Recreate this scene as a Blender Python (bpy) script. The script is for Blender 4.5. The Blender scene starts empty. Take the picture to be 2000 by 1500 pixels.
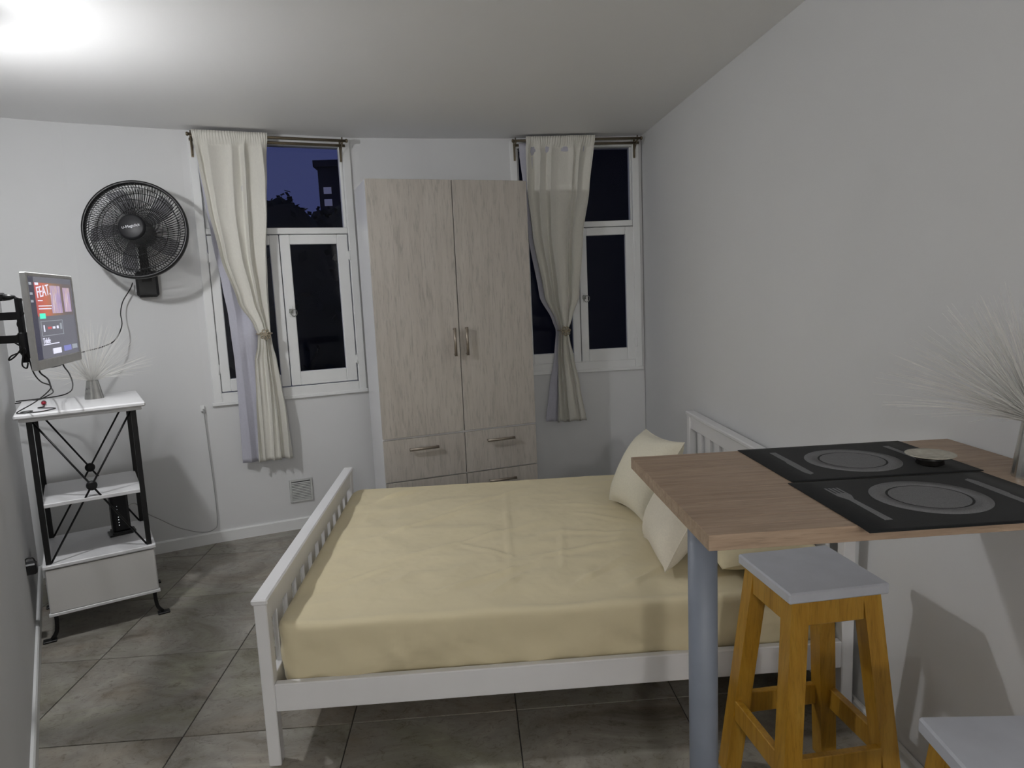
import bpy, bmesh, math, random
from mathutils import Vector, Matrix, noise
random.seed(7)
S = bpy.context.scene
COL = S.collection
PI = math.pi

# ------------------------------------------------------------------ camera, sky, exposure
FPX = 1340.0
CAM_POS = Vector((0.0, 0.0, 1.5))
PITCH, ROLL, YAW = 0.135204, -0.044021, -0.058765
cd = bpy.data.cameras.new('camera')
cd.sensor_fit = 'HORIZONTAL'; cd.sensor_width = 36.0; cd.lens = FPX / 2000.0 * 36.0
cd.clip_start = 0.02; cd.clip_end = 400
cam = bpy.data.objects.new('camera', cd); COL.objects.link(cam)
BASE = Matrix(((1, 0, 0), (0, 0, -1), (0, 1, 0)))
RM = Matrix.Rotation(YAW, 3, 'Z') @ Matrix.Rotation(-PITCH, 3, 'X') @ BASE @ Matrix.Rotation(ROLL, 3, 'Z')
cam.matrix_world = Matrix.Translation(CAM_POS) @ RM.to_4x4()
S.camera = cam

wd = bpy.data.worlds.new('dusk_sky'); S.world = wd; wd.use_nodes = True
bg = wd.node_tree.nodes['Background']
bg.inputs[0].default_value = (0.034, 0.041, 0.108, 1); bg.inputs[1].default_value = 1.0
S.view_settings.view_transform = 'Standard'; S.view_settings.look = 'None'
S.view_settings.gamma = 1.0; S.view_settings.use_curve_mapping = False
S.view_settings.exposure = 0.42
BULB = Vector((-1.672, 2.555, 2.215)); BULB_STRENGTH = 440.0      # the ceiling lamp (built below)
FILL_LAMP = Vector((0.10, -2.55, 2.25)); FILL_STRENGTH = 225.0   # added fill lamp behind the camera, no known source of the room

# ------------------------------------------------------------------ materials
MATS = {}
def new_mat(name):
    m = bpy.data.materials.new(name); m.use_nodes = True
    nt = m.node_tree; b = nt.nodes['Principled BSDF']
    MATS[name] = m
    return m, nt, b
def node(nt, t, **kw):
    n = nt.nodes.new(t)
    for k, v in kw.items(): setattr(n, k, v)
    return n
def coords(nt, kind='Object', scale=(1, 1, 1), rand=False):
    tc = node(nt, 'ShaderNodeTexCoord'); mp = node(nt, 'ShaderNodeMapping')
    mp.inputs['Scale'].default_value = scale
    nt.links.new(tc.outputs[kind], mp.inputs['Vector'])
    if rand:
        oi = node(nt, 'ShaderNodeObjectInfo'); mu = node(nt, 'ShaderNodeMath', operation='MULTIPLY')
        mu.inputs[1].default_value = 37.0
        nt.links.new(oi.outputs['Random'], mu.inputs[0]); 
        cx = node(nt, 'ShaderNodeCombineXYZ')
        for i in range(3): nt.links.new(mu.outputs[0], cx.inputs[i])
        nt.links.new(cx.outputs[0], mp.inputs['Location'])
    return mp.outputs[0]
def ramp(nt, fac, stops):
    r = node(nt, 'ShaderNodeValToRGB'); e = r.color_ramp.elements
    while len(e) < len(stops): e.new(0.5)
    for el, (p, c) in zip(e, stops): el.position = p; el.color = (*c, 1)
    nt.links.new(fac, r.inputs[0]); return r.outputs[0]
def noise_tex(nt, vec, scale, detail=4, rough=0.55, dist=0.0):
    n = node(nt, 'ShaderNodeTexNoise'); n.inputs['Scale'].default_value = scale
    n.inputs['Detail'].default_value = detail; n.inputs['Roughness'].default_value = rough
    n.inputs['Distortion'].default_value = dist
    nt.links.new(vec, n.inputs['Vector']); return n.outputs['Fac']
def bump(nt, b, h, strength, dist=0.01):
    n = node(nt, 'ShaderNodeBump'); n.inputs['Strength'].default_value = strength
    n.inputs['Distance'].default_value = dist
    nt.links.new(h, n.inputs['Height']); nt.links.new(n.outputs[0], b.inputs['Normal'])
def mixc(nt, f, a, b_, mode='MIX'):
    n = node(nt, 'ShaderNodeMix', data_type='RGBA', blend_type=mode)
    if isinstance(f, float): n.inputs[0].default_value = f
    else: nt.links.new(f, n.inputs[0])
    for i, v in ((6, a), (7, b_)):
        if isinstance(v, tuple): n.inputs[i].default_value = (*v, 1)
        else: nt.links.new(v, n.inputs[i])
    return n.outputs[2]
def simple(name, col, rough=0.5, metal=0.0, spec=0.5, var=0.04, scale=40, bmp=0.0, bscale=200, emis=None, coat=0.0):
    m, nt, b = new_mat(name)
    v = coords(nt)
    f = noise_tex(nt, v, scale, 3)
    lo = tuple(max(0, c * (1 - var)) for c in col); hi = tuple(min(1, c * (1 + var)) for c in col)
    nt.links.new(ramp(nt, f, [(0.3, lo), (0.7, hi)]), b.inputs['Base Color'])
    b.inputs['Roughness'].default_value = rough; b.inputs['Metallic'].default_value = metal
    b.inputs['Specular IOR Level'].default_value = spec
    b.inputs['Coat Weight'].default_value = coat
    if bmp: bump(nt, b, noise_tex(nt, v, bscale, 2), bmp, 0.002)
    if emis: b.inputs['Emission Color'].default_value = (*emis[0], 1); b.inputs['Emission Strength'].default_value = emis[1]
    return m
def wood(name, c1, c2, c3, stretch, scale, rough=0.45, rand=True, dark=(0.1, 0.06, 0.03), bmp=0.05, spec=0.4):
    m, nt, b = new_mat(name)
    v = coords(nt, 'Object', stretch, rand)
    f = noise_tex(nt, v, scale, 6, 0.6, 0.6)
    base = ramp(nt, f, [(0.28, c1), (0.5, c2), (0.72, c3)])
    f2 = noise_tex(nt, v, scale * 4.5, 3, 0.7, 0.2)
    streak = ramp(nt, f2, [(0.30, (0.55, 0.55, 0.55)), (0.5, (1, 1, 1))])
    nt.links.new(mixc(nt, 0.55, base, streak, 'MULTIPLY'), b.inputs['Base Color'])
    b.inputs['Roughness'].default_value = rough; b.inputs['Specular IOR Level'].default_value = spec
    bump(nt, b, f2, bmp, 0.002)
    return m
simple('wall_paint', (0.705, 0.71, 0.715), 0.75, var=0.012, scale=1.5, bmp=0.12, bscale=55, spec=0.25)
simple('ceiling_paint', (0.85, 0.85, 0.85), 0.6, var=0.01, scale=1.2, bmp=0.1, bscale=70, spec=0.3)
simple('trim_paint', (0.80, 0.81, 0.81), 0.35, var=0.02, scale=8, bmp=0.08, bscale=60)
simple('white_lacquer', (0.80, 0.80, 0.815), 0.35, var=0.015, scale=6, bmp=0.03, bscale=90)
simple('white_laminate', (0.79, 0.79, 0.80), 0.3, var=0.012, scale=6)
simple('drawer_front', (0.70, 0.69, 0.67), 0.45, var=0.015, scale=6)
simple('shaded_seat_paint', (0.50, 0.52, 0.575), 0.42, var=0.06, scale=9, bmp=0.15, bscale=70)  # white seat colour taken down to hold the shade around the table
simple('black_metal', (0.010, 0.010, 0.011), 0.42, 0.3, var=0.2)
simple('black_plastic', (0.009, 0.009, 0.010), 0.38, var=0.2)
simple('dark_gloss', (0.012, 0.012, 0.014), 0.42, spec=0.25, var=0.1)
m_ = simple('smoky_blade', (0.10, 0.10, 0.105), 0.3, var=0.1)
nt_ = m_.node_tree; tr_ = node(nt_, 'ShaderNodeBsdfTransparent'); tr_.inputs[0].default_value = (0.80, 0.80, 0.82, 1); mx_ = node(nt_, 'ShaderNodeMixShader'); mx_.inputs[0].default_value = 0.80
nt_.links.new(nt_.nodes['Principled BSDF'].outputs[0], mx_.inputs[1]); nt_.links.new(tr_.outputs[0], mx_.inputs[2]); nt_.links.new(mx_.outputs[0], nt_.nodes['Material Output'].inputs[0])
simple('cable_black', (0.012, 0.012, 0.012), 0.5, var=0.2)
simple('cable_grey', (0.36, 0.36, 0.36), 0.5, var=0.05)
simple('grey_pole', (0.20, 0.225, 0.275), 0.48, 0.0, var=0.05, scale=12)
simple('silver_plastic', (0.62, 0.62, 0.62), 0.45, 0.1, var=0.05)
simple('chrome', (0.62, 0.62, 0.60), 0.22, 0.95, var=0.08)
simple('brushed_handle', (0.33, 0.285, 0.235), 0.36, 0.6, var=0.08)
simple('bronze_rod', (0.20, 0.165, 0.115), 0.35, 0.75, var=0.1)
simple('dull_iron', (0.30, 0.31, 0.29), 0.4, 0.8, var=0.2)
simple('tie_beige', (0.34, 0.29, 0.21), 0.5, 0.2, var=0.15, scale=120)
simple('plume', (0.78, 0.77, 0.74), 0.7, var=0.05)
simple('vent_grey', (0.60, 0.61, 0.60), 0.4, 0.2, var=0.05)
simple('vent_dark', (0.03, 0.035, 0.035), 0.6)
simple('grout', (0.055, 0.052, 0.048), 0.9, var=0.2)
simple('red_bead', (0.30, 0.012, 0.03), 0.25, var=0.1)
simple('mat_grey', (0.16, 0.16, 0.167), 0.85, var=0.25, scale=700)
simple('white_print', (0.75, 0.76, 0.8), 0.5, var=0.02)
simple('bark', (0.012, 0.010, 0.009), 0.9, var=0.3)
simple('night_leaf', (0.010, 0.014, 0.012), 0.9, var=0.4, scale=3)
simple('night_ground', (0.006, 0.007, 0.008), 0.95)
simple('night_facade', (0.05, 0.045, 0.055), 0.9, var=0.2, scale=0.6)
simple('dark_facade', (0.008, 0.008, 0.009), 0.9)
simple('lit_window', (0.2, 0.2, 0.3), 0.5, emis=((0.42, 0.43, 0.66), 0.15))
simple('lamp_base', (0.8, 0.8, 0.8), 0.4)
simple('shell_dish', (0.50, 0.47, 0.39), 0.25, 0.25, var=0.16, scale=60)
simple('dish_foot', (0.012, 0.011, 0.010), 0.35)
wood('laminate_oak', (0.43, 0.395, 0.355), (0.49, 0.455, 0.412), (0.54, 0.505, 0.46), (9, 9, 0.9), 2.2, 0.5, bmp=0.05)
wood('butcher_block', (0.27, 0.185, 0.125), (0.36, 0.258, 0.180), (0.43, 0.318, 0.230), (1.6, 22, 22), 2.6, 0.42, bmp=0.04)
wood('honey_pine', (0.31, 0.150, 0.012), (0.41, 0.215, 0.022), (0.48, 0.275, 0.040), (22, 22, 1.6), 1.6, 0.32, bmp=0.05, spec=0.5)

def tile_mat():
    m, nt, b = new_mat('stone_tile')
    v = coords(nt, 'Object', (1, 1.35, 1), True)
    f = noise_tex(nt, v, 2.6, 9, 0.68, 1.1)
    base = ramp(nt, f, [(0.30, (0.150, 0.132, 0.110)), (0.45, (0.262, 0.245, 0.215)), (0.58, (0.335, 0.320, 0.288)), (0.76, (0.47, 0.445, 0.395))])
    f2 = noise_tex(nt, v, 1.7, 5, 0.6, 0.8)
    tint = ramp(nt, f2, [(0.35, (1.03, 0.97, 0.90)), (0.5, (1, 1, 1)), (0.66, (0.95, 0.97, 0.85))])
    c = mixc(nt, 1.0, base, tint, 'MULTIPLY')
    f3 = noise_tex(nt, v, 22, 10, 0.8, 1.2)
    vein = ramp(nt, f3, [(0.36, (0.50, 0.47, 0.43)), (0.47, (1, 1, 1)), (0.58, (1, 1, 1)), (0.68, (1.22, 1.2, 1.16))])
    nt.links.new(mixc(nt, 0.8, c, vein, 'MULTIPLY'), b.inputs['Base Color'])
    b.inputs['Roughness'].default_value = 0.42; b.inputs['Specular IOR Level'].default_value = 0.35
    bump(nt, b, f3, 0.12, 0.004)
tile_mat()
def cloth(name, col, scale, bstr, rough=0.9, sheen=0.15, weave=(1, 1, 1), trans=0.0, var=0.04, bd=0.002):
    m, nt, b = new_mat(name)
    v = coords(nt, 'Object', weave)
    f = noise_tex(nt, v, scale, 3, 0.6)
    lo = tuple(c * (1 - var) for c in col); hi = tuple(min(1, c * (1 + var)) for c in col)
    nt.links.new(ramp(nt, f, [(0.3, lo), (0.7, hi)]), b.inputs['Base Color'])
    b.inputs['Roughness'].default_value = rough; b.inputs['Specular IOR Level'].default_value = 0.2
    b.inputs['Sheen Weight'].default_value = sheen
    bump(nt, b, f, bstr, bd)
    if trans:
        out = nt.nodes['Material Output']; tr = node(nt, 'ShaderNodeBsdfTranslucent'); mx = node(nt, 'ShaderNodeMixShader')
        tr.inputs[0].default_value = (*col, 1); mx.inputs[0].default_value = trans
        nt.links.new(b.outputs[0], mx.inputs[1]); nt.links.new(tr.outputs[0], mx.inputs[2]); nt.links.new(mx.outputs[0], out.inputs[0])
    return m
cloth('cream_linen', (0.80, 0.785, 0.725), 260, 0.25, weave=(1, 1, 0.25), trans=0.12)
cloth('lavender_lining', (0.56, 0.56, 0.64), 90, 0.15, trans=0.1)
cloth('yellow_cotton', (0.74, 0.655, 0.44), 5.5, 0.55, rough=0.75, var=0.012, bd=0.016)
cloth('yellow_pillowcase', (0.75, 0.66, 0.44), 30, 0.08, rough=0.8, var=0.02)
cloth('cream_cushion', (0.75, 0.71, 0.58), 150, 0.5)
def waffle():
    m = cloth('waffle_cushion', (0.74, 0.69, 0.58), 150, 0.3); nt = m.node_tree; b = nt.nodes['Principled BSDF']
    v = coords(nt); ck = node(nt, 'ShaderNodeTexChecker'); ck.inputs['Scale'].default_value = 170
    nt.links.new(v, ck.inputs['Vector']); bump(nt, b, ck.outputs['Fac'], 0.55, 0.003)
waffle()
cloth('black_weave', (0.010, 0.011, 0.012), 500, 0.25, rough=0.85, sheen=0.05)
def glass():
    m, nt, b = new_mat('window_glass')
    out = nt.nodes['Material Output']
    tr = node(nt, 'ShaderNodeBsdfTransparent'); tr.inputs[0].default_value = (0.86, 0.87, 0.90, 1)
    gl = node(nt, 'ShaderNodeBsdfGlossy'); gl.inputs['Roughness'].default_value = 0.02
    fr = node(nt, 'ShaderNodeFresnel'); fr.inputs[0].default_value = 1.22
    mx = node(nt, 'ShaderNodeMixShader')
    nt.links.new(fr.outputs[0], mx.inputs[0]); nt.links.new(tr.outputs[0], mx.inputs[1]); nt.links.new(gl.outputs[0], mx.inputs[2])
    nt.links.new(mx.outputs[0], out.inputs[0]); nt.nodes.remove(b)
glass()
def emit(name, col, st, gloss=True):
    m, nt, b = new_mat(name)
    b.inputs['Base Color'].default_value = (0.01, 0.01, 0.01, 1); b.inputs['Roughness'].default_value = 0.18
    b.inputs['Emission Color'].default_value = (*col, 1); b.inputs['Emission Strength'].default_value = st
    return m
emit('bulb_glow', (0.985, 0.99, 1.0), BULB_STRENGTH)
emit('fill_glow', (1.0, 0.97, 0.93), FILL_STRENGTH)
emit('screen_ground', (0.095, 0.095, 0.115), 1.0)
emit('screen_dark', (0.02, 0.02, 0.04), 1.0)
emit('screen_white', (0.62, 0.62, 0.75), 1.0)
emit('screen_line', (0.24, 0.26, 0.29), 1.0)
emit('screen_teal', (0.06, 0.72, 0.48), 1.0)
emit('screen_red', (0.42, 0.07, 0.075), 1.0)
emit('screen_blue', (0.16, 0.17, 0.40), 1.0)
emit('router_led', (0.5, 0.55, 0.55), 0.8)
def poster():
    m, nt, b = new_mat('screen_poster'); b.inputs['Base Color'].default_value = (0.01, 0.01, 0.01, 1); b.inputs['Roughness'].default_value = 0.18
    v = coords(nt, 'Object'); sp = node(nt, 'ShaderNodeSeparateXYZ'); nt.links.new(v, sp.inputs[0])
    c = ramp(nt, sp.outputs[0], [(0.0, (0.34, 0.05, 0.05)), (0.10, (0.40, 0.10, 0.055)), (0.17, (0.22, 0.12, 0.07)), (0.30, (0.10, 0.08, 0.08))])
    nt.links.new(c, b.inputs['Emission Color']); b.inputs['Emission Strength'].default_value = 1.0
    m, nt, b = new_mat('screen_figure'); b.inputs['Base Color'].default_value = (0.01, 0.01, 0.01, 1); b.inputs['Roughness'].default_value = 0.18
    v = coords(nt, 'Object', (70, 1, 10)); f = noise_tex(nt, v, 1.0, 4, 0.6)
    c = ramp(nt, f, [(0.3, (0.10, 0.08, 0.16)), (0.45, (0.32, 0.24, 0.40)), (0.58, (0.42, 0.30, 0.26)), (0.72, (0.55, 0.52, 0.75))])
    nt.links.new(c, b.inputs['Emission Color']); b.inputs['Emission Strength'].default_value = 1.0
poster()

# ------------------------------------------------------------------ mesh helpers
class MB:
    def __init__(self): self.v = []; self.f = []; self.sm = []
    def add(self, vs, fs, smooth=False):
        o = len(self.v); self.v += [tuple(p) for p in vs]
        self.f += [tuple(i + o for i in f) for f in fs]; self.sm += [smooth] * len(fs)
        return self
    def box(self, lo, hi, bev=0.0, M=None):
        x0, y0, z0 = lo; x1, y1, z1 = hi
        if bev <= 0:
            vs = [(x, y, z) for z in (z0, z1) for y in (y0, y1) for x in (x0, x1)]
            fs = [(0, 2, 3, 1), (4, 5, 7, 6), (0, 1, 5, 4), (2, 6, 7, 3), (0, 4, 6, 2), (1, 3, 7, 5)]
        else:
            b = min(bev, (x1 - x0) * .45, (y1 - y0) * .45, (z1 - z0) * .45)
            bm = bmesh.new(); bmesh.ops.create_cube(bm, size=1)
            for q in bm.verts: q.co = Vector(((x0 + x1) / 2 + q.co.x * (x1 - x0), (y0 + y1) / 2 + q.co.y * (y1 - y0), (z0 + z1) / 2 + q.co.z * (z1 - z0)))
            bmesh.ops.bevel(bm, geom=bm.edges[:], offset=b, segments=1, affect='EDGES')
            bm.verts.index_update(); vs = [q.co.copy() for q in bm.verts]; fs = [[q.index for q in f.verts] for f in bm.faces]; bm.free()
        if M is not None: vs = [M @ Vector(p) for p in vs]
        return self.add(vs, fs)
    def bar(self, a, b, w, d, up=(0, 0, 1), w2=None, d2=None):
        a = Vector(a); b = Vector(b); t = (b - a).normalized(); u = Vector(up)
        if abs(t.dot(u)) > .95: u = Vector((0, 1, 0))
        s = t.cross(u).normalized(); u = s.cross(t).normalized()
        vs = []
        for p, ww, dd in ((a, w, d), (b, w2 or w, d2 or d)):
            for i, j in ((-1, -1), (1, -1), (1, 1), (-1, 1)): vs.append(p + s * (i * ww / 2) + u * (j * dd / 2))
        return self.add(vs, [(3, 2, 1, 0), (4, 5, 6, 7), (0, 1, 5, 4), (1, 2, 6, 5), (2, 3, 7, 6), (3, 0, 4, 7)])
    def leg(self, a, b, w, d):      # four-sided leg whose sections stay level
        vs = []
        for p in (a, b):
            for i, j in ((-1, -1), (1, -1), (1, 1), (-1, 1)): vs.append((p[0] + i * w / 2, p[1] + j * d / 2, p[2]))
        return self.add(vs, [(0, 1, 2, 3), (7, 6, 5, 4), (4, 5, 1, 0), (5, 6, 2, 1), (6, 7, 3, 2), (7, 4, 0, 3)])
    def tube(self, pts, r, n=6, cap=True, closed=False, r2=None):
        pts = [Vector(p) for p in pts]; N = len(pts); rings = []; prev = None
        for i, p in enumerate(pts):
            t = (pts[(i + 1) % N] - pts[i - 1]) if closed else (pts[min(i + 1, N - 1)] - pts[max(i - 1, 0)])
            t.normalize()
            if prev is None:
                u = Vector((0, 0, 1)) if abs(t.z) < .9 else Vector((1, 0, 0)); s = t.cross(u).normalized()
            else: s = (prev - t * prev.dot(t)).normalized()
            prev = s; u = t.cross(s)
            rr = r if r2 is None else r + (r2 - r) * i / max(1, N - 1)
            rings.append([p + (s * math.cos(2 * PI * k / n) + u * math.sin(2 * PI * k / n)) * rr for k in range(n)])
        vs = [p for R in rings for p in R]; fs = []
        for i in range(N if closed else N - 1):
            a = i * n; b = ((i + 1) % N) * n
            for k in range(n): fs.append((a + k, a + (k + 1) % n, b + (k + 1) % n, b + k))
        if cap and not closed: fs += [tuple(range(n - 1, -1, -1)), tuple((N - 1) * n + k for k in range(n))]
        return self.add(vs, fs, True)
    def lathe(self, prof, n=24, M=None, caps=True, closed=False):
        vs = [(r * math.cos(2 * PI * k / n), r * math.sin(2 * PI * k / n), z) for r, z in prof for k in range(n)]
        fs = []; m = len(prof)
        for i in range(m if closed else m - 1):
            a = i * n; b = ((i + 1) % m) * n
            for k in range(n): fs.append((a + k, a + (k + 1) % n, b + (k + 1) % n, b + k))
        if M is not None: vs = [M @ Vector(p) for p in vs]
        self.add(vs, fs, True)
        if caps and not closed:
            o = len(self.v) - len(vs)
            self.f.append(tuple(o + k for k in range(n - 1, -1, -1))); self.f.append(tuple(o + (m - 1) * n + k for k in range(n))); self.sm += [False, False]
        return self
    def prism(self, poly, z0, z1, M=None):
        n = len(poly); vs = [(x, y, z0) for x, y in poly] + [(x, y, z1) for x, y in poly]
        fs = [tuple(range(n - 1, -1, -1)), tuple(range(n, 2 * n))] + [(i, (i + 1) % n, n + (i + 1) % n, n + i) for i in range(n)]
        if M is not None: vs = [M @ Vector(p) for p in vs]
        return self.add(vs, fs)
    def grid(self, fn, nu, nv):
        vs = [fn(i / nu, j / nv) for j in range(nv + 1) for i in range(nu + 1)]
        fs = [(j * (nu + 1) + i, j * (nu + 1) + i + 1, (j + 1) * (nu + 1) + i + 1, (j + 1) * (nu + 1) + i) for j in range(nv) for i in range(nu)]
        return self.add(vs, fs, True)
    def mesh(self, name):
        me = bpy.data.meshes.new(name); me.from_pydata([tuple(p) for p in self.v], [], self.f)
        me.polygons.foreach_set('use_smooth', self.sm); me.update(); return me
    def build(self, name, mat, parent=None, label=None):
        me = self.mesh(name); me.materials.append(MATS[mat])
        o = bpy.data.objects.new(name, me); COL.objects.link(o)
        if parent is not None: o.parent = parent
        if label: o['label'] = label
        return o
def thing(name, label, cat, loc=(0, 0, 0), rz=0.0, group=None):
    o = bpy.data.objects.new(name, None); COL.objects.link(o); o.empty_display_size = 0.1
    o.location = loc; o.rotation_euler = (0, 0, rz); tag(o, label, cat, group); return o
def tag(o, label, cat, group=None):
    o['label'] = label; o['category'] = cat
    if group: o['group'] = group
    return o
def struct(o, label, cat='structure'):
    o['kind'] = 'structure'; o['label'] = label; o['category'] = cat; return o
def share(mesh_obj, parent, name, loc=(0, 0, 0), rot=(0, 0, 0), scale=(1, 1, 1)):
    o = mesh_obj.copy(); COL.objects.link(o); o.name = name; o.parent = parent
    o.location = loc; o.rotation_euler = rot; o.scale = scale; return o
def text(name, body, size, mat, parent, M, extrude=0.0004, align='LEFT'):
    cu = bpy.data.curves.new(name + '_curve', 'FONT'); cu.body = body; cu.size = size; cu.extrude = extrude
    cu.align_x = align; cu.align_y = 'CENTER'
    t = bpy.data.objects.new(name + '_tmp', cu); COL.objects.link(t)
    me = bpy.data.meshes.new_from_object(t.evaluated_get(bpy.context.evaluated_depsgraph_get()))
    bpy.data.objects.remove(t)
    me.materials.clear(); me.materials.append(MATS[mat])
    o = bpy.data.objects.new(name, me); COL.objects.link(o); o.parent = parent; o.matrix_local = M; return o
def catmull(pts, n=6):
    pts = [Vector(p) for p in pts]; out = []
    for i in range(len(pts) - 1):
        p0 = pts[max(i - 1, 0)]; p1 = pts[i]; p2 = pts[i + 1]; p3 = pts[min(i + 2, len(pts) - 1)]
        for k in range(n):
            t = k / n
            out.append(0.5 * ((2 * p1) + (p2 - p0) * t + (2 * p0 - 5 * p1 + 4 * p2 - p3) * t * t + (3 * p1 - p0 - 3 * p2 + p3) * t ** 3))
    out.append(pts[-1]); return out

# ------------------------------------------------------------------ the room shell
CEIL = 2.52
WB = [(-2.5, 3.88), (-2.18, 4.065), (-1.90, 4.19), (-1.64, 4.305), (-0.70, 4.647), (-0.19, 4.745), (0.335, 4.815), (1.25, 4.856)]
LW_NEAR = (-0.892, 1.11)           # where the slanting left wall turns straight back
BACK_Y = -3.60
# floor: grout bed and single tiles
footprint = [(-2.5, 3.88), LW_NEAR, (-0.892, BACK_Y), (1.25, BACK_Y), (1.25, 4.856)] + WB[-2:0:-1]
fl = MB(); fl.prism(footprint[::-1] if False else footprint, -0.12, -0.0035)
floor = struct(fl.build('floor', 'grout'), 'grey stone-look tiled floor with thin dark joints', 'floor')
def clip(poly, a, b):               # keep what lies to the left of a -> b
    out = []
    def side(p): return (b[0] - a[0]) * (p[1] - a[1]) - (b[1] - a[1]) * (p[0] - a[0])
    for i in range(len(poly)):
        p = poly[i]; q = poly[(i + 1) % len(poly)]; sp = side(p); sq = side(q)
        if sp >= 0: out.append(p)
        if (sp >= 0) != (sq >= 0):
            t = sp / (sp - sq); out.append((p[0] + (q[0] - p[0]) * t, p[1] + (q[1] - p[1]) * t))
    return out
TX, TY = 0.588, 0.597
full_tile = None
for j in range(-10, 6):
    for i in range(-6, 4):
        x0 = 0.10 + i * TX; y0 = 2.294 + j * TY; g = 0.0022
        poly = [(x0 + g, y0 + g), (x0 + TX - g, y0 + g), (x0 + TX - g, y0 + TY - g), (x0 + g, y0 + TY - g)]
        n_before = list(poly)
        poly = clip(poly, (1.25, -9), (1.25, 9)); poly = clip(poly, (-9, BACK_Y), (9, BACK_Y)) if poly else poly
        for k in range(len(WB) - 1):
            if poly: poly = clip(poly, WB[k + 1], WB[k])
        if poly: poly = clip(poly, (-2.5, 3.88), LW_NEAR) if y0 + TY / 2 > 1.11 else clip(poly, (-0.892, 9), (-0.892, -9))
        if len(poly) < 3: continue
        area = abs(sum(poly[k][0] * poly[(k + 1) % len(poly)][1] - poly[(k + 1) % len(poly)][0] * poly[k][1] for k in range(len(poly)))) / 2
        if area < 0.004: continue
        cx, cy = x0 + TX / 2, y0 + TY / 2
        if full_tile is not None and poly == n_before:
            t = full_tile.copy(); COL.objects.link(t); t.location = (cx, cy, 0)
        else:
            loc = [(p[0] - cx, p[1] - cy) for p in poly]; mx = sum(p[0] for p in loc) / len(loc); my = sum(p[1] for p in loc) / len(loc)
            tp = [(mx + (p[0] - mx) * 0.996, my + (p[1] - my) * 0.996) for p in loc]; n = len(loc)
            m = MB(); m.add([(x, y, -0.012) for x, y in loc] + [(x, y, -0.0012) for x, y in loc] + [(x, y, 0) for x, y in tp],
                            [tuple(range(2 * n, 3 * n))] + [(k, (k + 1) % n, n + (k + 1) % n, n + k) for k in range(n)] + [(n + k, n + (k + 1) % n, 2 * n + (k + 1) % n, 2 * n + k) for k in range(n)])
            t = m.build('tile', 'stone_tile'); t.location = (cx, cy, 0)
            if poly == n_before: full_tile = t
        t.parent = floor; t.name = 'tile'
# ceiling
def rwx(y, z): return 1.25 + (0.005 + max(0, 4.8 - y) * 0.025) * (z / CEIL)
cpoly = [(-2.5, 3.88), LW_NEAR, (-0.892, BACK_Y), (rwx(BACK_Y, CEIL) + 0.02, BACK_Y), (1.27, 4.87)] + WB[-2:0:-1]
struct(MB().prism(cpoly, CEIL, CEIL + 0.12).build('ceiling', 'ceiling_paint'), 'plain white plastered ceiling', 'ceiling')
# right wall (slightly out of true)
def wall_quad(name, a, b, nrm, label, fx=None):
    m = MB(); N = 12; th = 0.14
    vs = []; 
    for k in range(N + 1):
        t = k / N; p = Vector((a[0] + (b[0] - a[0]) * t, a[1] + (b[1] - a[1]) * t, 0))
        for z in (-0.1, CEIL + 0.05):
            x = fx(p.y, max(0, z)) if fx else p.x
            vs.append((x, p.y, z)); vs.append((x - nrm[0] * th, p.y - nrm[1] * th, z))
    fs = []
    for k in range(N):
        o = k * 4; q = o + 4
        fs += [(o, q, q + 2, o + 2), (o + 1, o + 3, q + 3, q + 1), (o, o + 1, q + 1, q), (o + 2, q + 2, q + 3, o + 3)]
    fs += [(0, 2, 3, 1), (N * 4, N * 4 + 1, N * 4 + 3, N * 4 + 2)]
    m.add(vs, fs); o = m.build(name, 'wall_paint'); return struct(o, label, 'wall')
wall_quad('wall_right', (1.25, 4.95), (1.25, BACK_Y), (-1, 0), 'long bare white wall on the right beside bed and table', rwx)
ld = Vector((LW_NEAR[0] + 2.5, LW_NEAR[1] - 3.88, 0)).normalized(); ln = Vector((-ld.y, ld.x, 0))
wall_quad('wall_left', (-2.5, 3.88), LW_NEAR, (ln.x, ln.y), 'white slanting wall at the left edge behind the shelf unit')
wall_quad('wall_passage', LW_NEAR, (-0.892, BACK_Y), (1, 0), 'white wall beside the camera position')
wall_quad('wall_front', (-1.0, BACK_Y), (1.5, BACK_Y), (0, 1), 'white wall behind the camera position')
# curved back wall with two window openings
W1 = dict(a=WB[3], b=WB[4], s0=0.04, s1=0.99, z0=0.885, z1=2.505)
W2 = dict(a=WB[6], b=WB[7], s0=0.0, s1=0.897, z0=0.915, z1=2.505)
def frame_of(w):
    a = Vector((*w['a'], 0)); b = Vector((*w['b'], 0)); t = (b - a).normalized(); n = Vector((t.y, -t.x, 0))
    return Matrix(((t.x, -n.x, 0, a.x), (t.y, -n.y, 0, a.y), (0, 0, 1, 0), (0, 0, 0, 1)))   # local x along wall, y outwards, z up
F1 = frame_of(W1); F2 = frame_of(W2)
wb = MB()
def wall_pts():
    pts = []
    for k in range(len(WB) - 1):
        a = Vector((*WB[k], 0)); b = Vector((*WB[k + 1], 0)); L = (b - a).length
        if k in (3, 6):
            w = W1 if k == 3 else W2
            for s, op in (() if w['s0'] <= 0.001 else ((0, False),)) + ((w['s0'], True), (w['s1'], False)):
                pts.append((a + (b - a) * (s / L), w if op else None))
        else: pts.append((a, None))
    pts.append((Vector((*WB[-1], 0)), None)); return pts
wp = wall_pts(); inner = []; 
NP = len(wp)
outs = []
for k, (p, w) in enumerate(wp):
    q0 = wp[max(k - 1, 0)][0]; q1 = wp[min(k + 1, NP - 1)][0]; t = (q1 - q0).normalized(); outs.append(p + Vector((-t.y, t.x, 0)) * 0.16)
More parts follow.
